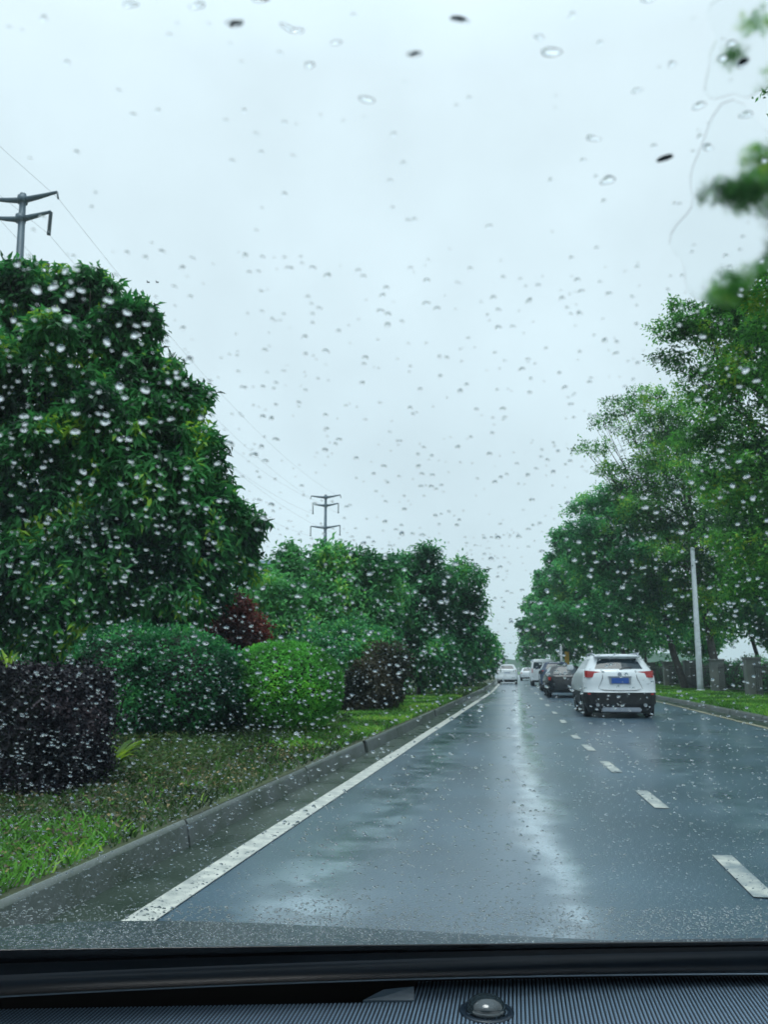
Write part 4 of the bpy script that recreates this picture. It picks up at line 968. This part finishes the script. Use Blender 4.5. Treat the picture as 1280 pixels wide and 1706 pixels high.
LAND = [((0,1060,440,1120),'dark gap under the huge left crown'),((0,1120,170,1340),'purple hedge'),((170,1050,380,1230),'broad dark clipped hedge'),((380,1060,580,1230),'bright clipped dome hedge'),
 ((0,430,230,600),'top of the huge left tree'),((230,430,450,800),'upper right flank of the huge left tree'),((0,600,230,800),'yellow green middle of the huge left tree'),((0,800,200,1060),'lower left of the huge left tree'),((200,800,450,1000),'lower right of the huge left tree'),
 ((330,1000,440,1080),'small red-leaved tree'),((440,900,620,1070),'light green loose tree'),((620,900,820,1060),'crown of the round dark tree'),((560,1060,820,1160),'shaded foot of the round dark tree'),((560,1150,800,1240),'bright grass patch on the left'),
 ((500,800,600,910),'distant power tower'),((0,1230,520,1400),'brown leaf-strewn verge'),((0,1400,200,1530),'near grass corner'),((820,900,880,1110),'bright gap at the end of the road'),((960,1085,1100,1205),'white SUV'),
 ((880,1090,960,1170),'dark cars and white van'),((1100,1130,1290,1230),'right lawn'),((1150,430,1290,700),'airy second right tree'),((940,640,1150,820),'flat branches over the road'),((1100,700,1290,940),'middle of the right tree crowns'),
 ((1100,940,1290,1130),'pale pole and pillars'),((870,820,960,1090),'left edge of the far right crowns'),((960,820,1100,960),'upper part of the far right crowns'),((960,960,1100,1090),'crowns above the white SUV'),((830,1140,960,1400),'bright sheen on the wheel track in the road centre'),((960,1205,1290,1530),'dashed lane line'),((200,1230,640,1530),'left edge line and gutter'),((400,1180,830,1530),'left wheel track of the road'),
 ((0,0,430,200),'sky in the top left corner'),((430,0,860,120),'sky at the top edge, middle'),((860,0,1110,200),'sky at the top, right of the middle'),((1110,0,1290,430),'upper right leaf tufts'),((430,120,860,300),'upper middle sky'),((0,200,230,430),'near power tower'),((230,200,430,430),'sky right of the near tower'),((860,200,1110,430),'sky left of the upper right leaves'),
 ((430,300,640,600),'middle sky, left half'),((640,300,900,600),'middle sky, right half'),((230,430,620,800),'sky beside the huge left tree'),((620,600,790,900),'sky above the round dark tree'),((790,430,1150,900),'sky beside the right tree row')]
def where(dr):
    x, y = dr['px'], dr['py']; place_ = None
    for (a, b_, c, d), t_ in LAND:
        if a <= x < c and b_ <= y < d: place_ = t_; break
    sz = dr['scr']*FPX; size = 'big' if sz > 9 else 'middling' if sz > 5.5 else 'little'
    shp = 'flattened' if dr['asp'] < .6 else 'oval' if dr['asp'] < .8 else 'round'
    tilt = 'tilting left' if dr['rot'] > .12 else 'tilting right' if dr['rot'] < -.12 else 'lying level'
    if y > 1525: pl, g_ = 'in the wet band at the foot of the windscreen', 'raindrops in the wet band at the foot of the windscreen'
    elif place_: pl, g_ = 'before the '+place_, 'raindrops before the '+place_
    elif y < 400: pl, g_ = 'high on the windscreen against the white sky', 'raindrops high on the windscreen'
    elif y < 1120: pl, g_ = 'against the sky between the trees', 'raindrops against the sky between the trees'
    else: pl, g_ = 'before the wet road', 'raindrops before the wet road'
    return '%s %s raindrop %s, %s' % (size, shp, tilt, pl), g_
protos = {}
for i, dr in enumerate(drops[:300]):
    v, f = drop_mesh('raindrop', dr['r'], dr['asp'], dr['r']*dr['hk']*dr['asp']**.5*1.4, 20, 8, seed=i)
    me = nm('raindrop', v, f); me.polygons.foreach_set('use_smooth', [True]*len(me.polygons)); o = link('raindrop', me, M_water); o.matrix_world = place(dr)
    lb, g_ = where(dr); tag(o, lb, 'raindrop', g_)
AV, AF = [], []; base_n = 0
var = [drop_mesh('d', 1, 1, 1, 10, 4, seed=900+i) for i in range(24)]
for i, dr in enumerate(drops[300:]):
    v, f = var[i % 24]; v = v*np.array([dr['r'], dr['r']*dr['asp'], dr['r']*dr['hk']*dr['asp']**.5*1.4]); Mx = np.array(place(dr))
    AV.append(v@Mx[:3, :3].T+Mx[:3, 3]); AF.append(f+base_n); base_n += len(v)
me = nm('raindrops', np.concatenate(AV), np.concatenate(AF)); me.polygons.foreach_set('use_smooth', [True]*len(me.polygons))
tag(link('small_raindrops', me, M_water), 'countless tiny raindrops scattered over the whole windscreen', 'raindrops', kind='stuff')
# shallow smears of water at the upper right, which soften the leaves behind them
M_smear = bpy.data.materials.new('water_smear'); M_smear.use_nodes = True; n = M_smear.node_tree.nodes; l = M_smear.node_tree.links; n.remove(n['Principled BSDF'])
g = n.new('ShaderNodeBsdfRefraction'); g.inputs['IOR'].default_value = 1.33; g.inputs['Roughness'].default_value = .075; g.inputs['Color'].default_value = (.985, .99, .99, 1); l.new(g.outputs[0], n['Material Output'].inputs[0])
def film(px, py, rx, ry, ro, seed, lb):
    """level film of water lying on the glass: both faces flat, only its skin is uneven"""
    X, t, s_ = glass_hit(px, py); rg = random.Random(seed); ph = [rg.uniform(0, 6.28) for _ in range(4)]; n_ = 60; v = []; f = []
    for z in (0, .00025):
        for k in range(n_):
            a = 2*PI*k/n_; o_ = 1+.14*math.sin(3*a+ph[0])+.09*math.sin(5*a+ph[1])+.06*math.sin(9*a+ph[2]); x = rx*s_/FPX*o_*math.cos(a); y = ry*s_/FPX*o_*math.sin(a)
            Xg = X+x; tg = t+y; fr = frame(Xg)[2]; v.append(glass_pt(Xg, tg)+fr*(.0062+z))
    f = [tuple(range(n_))[::-1], tuple(range(n_, 2*n_))]+[(k, (k+1) % n_, n_+(k+1) % n_, n_+k) for k in range(n_)]
    me = bpy.data.meshes.new('water_film'); me.from_pydata(v, [], f); bm = bmesh.new(); bm.from_mesh(me)
    bmesh.ops.triangulate(bm, faces=bm.faces); bmesh.ops.recalc_face_normals(bm, faces=bm.faces); bm.to_mesh(me); bm.free()
    tag(link('water_film', me, M_smear), lb, 'water film', 'water films at the upper right of the windscreen')
film(1265, 385, 130, 165, 0, 3, 'larger film of water blurring the leaf tuft at the upper right')
film(1275, 90, 85, 90, 0, 4, 'smaller film of water blurring the leaves in the top right corner')
# dark specks added for the dark edges of the high drops
M_speck = mat('drop_edge_dark', (.05,.075,.085), .4, noise=.5, nscale=900)
for i, (px, py, r_, a_, ro, lb) in enumerate(((1117,278,.0021,.30,.32,'long dark blurred speck added as a drop edge, high on the windscreen left of the nearest right tree'),(388,52,.0010,.55,0,'small dark blurred speck added as a drop edge, high on the windscreen, left of centre'),(431,7,.0013,.4,-.15,'dark blurred speck added as a drop edge at the very top of the picture'),(768,43,.0014,.35,-.2,'flat dark blurred speck added as a drop edge, high on the windscreen, right of centre'),(1250,116,.0011,.6,.6,'round dark speck added as a drop edge, high on the windscreen beside the upper right leaves'),(693,103,.0009,.4,0,'faint grey speck added as a drop edge, below the flat dark one on the windscreen'))):
    X, t, s = glass_hit(px, py); v, f = drop_mesh('speck', r_, a_, r_*.25, 20, 6, seed=70+i); me = nm('speck', v, f); me.polygons.foreach_set('use_smooth', [True]*len(me.polygons))
    o = link('speck', me, M_speck); o.matrix_world = place(dict(X=X, t=t, rot=ro)); tag(o, lb, 'speck', 'dark specks added as drop edges on the windscreen')
print('drops', len(drops))

# ------------------------------------------------------------------ haze
bm = box(bmesh.new(), -1600, 1600, -400, 1900, -1.2, 45)
hz_ = obj('haze', bm, None); tag(hz_, kind='stuff')
mh = bpy.data.materials.new('haze'); mh.use_nodes = True; n = mh.node_tree.nodes; n.remove(n['Principled BSDF'])
pv = n.new('ShaderNodeVolumePrincipled'); pv.inputs['Color'].default_value = (.86, .95, 1, 1); pv.inputs['Density'].default_value = .0006; pv.inputs['Anisotropy'].default_value = .2
mh.node_tree.links.new(pv.outputs[0], n['Material Output'].inputs['Volume']); hz_.data.materials.append(mh)
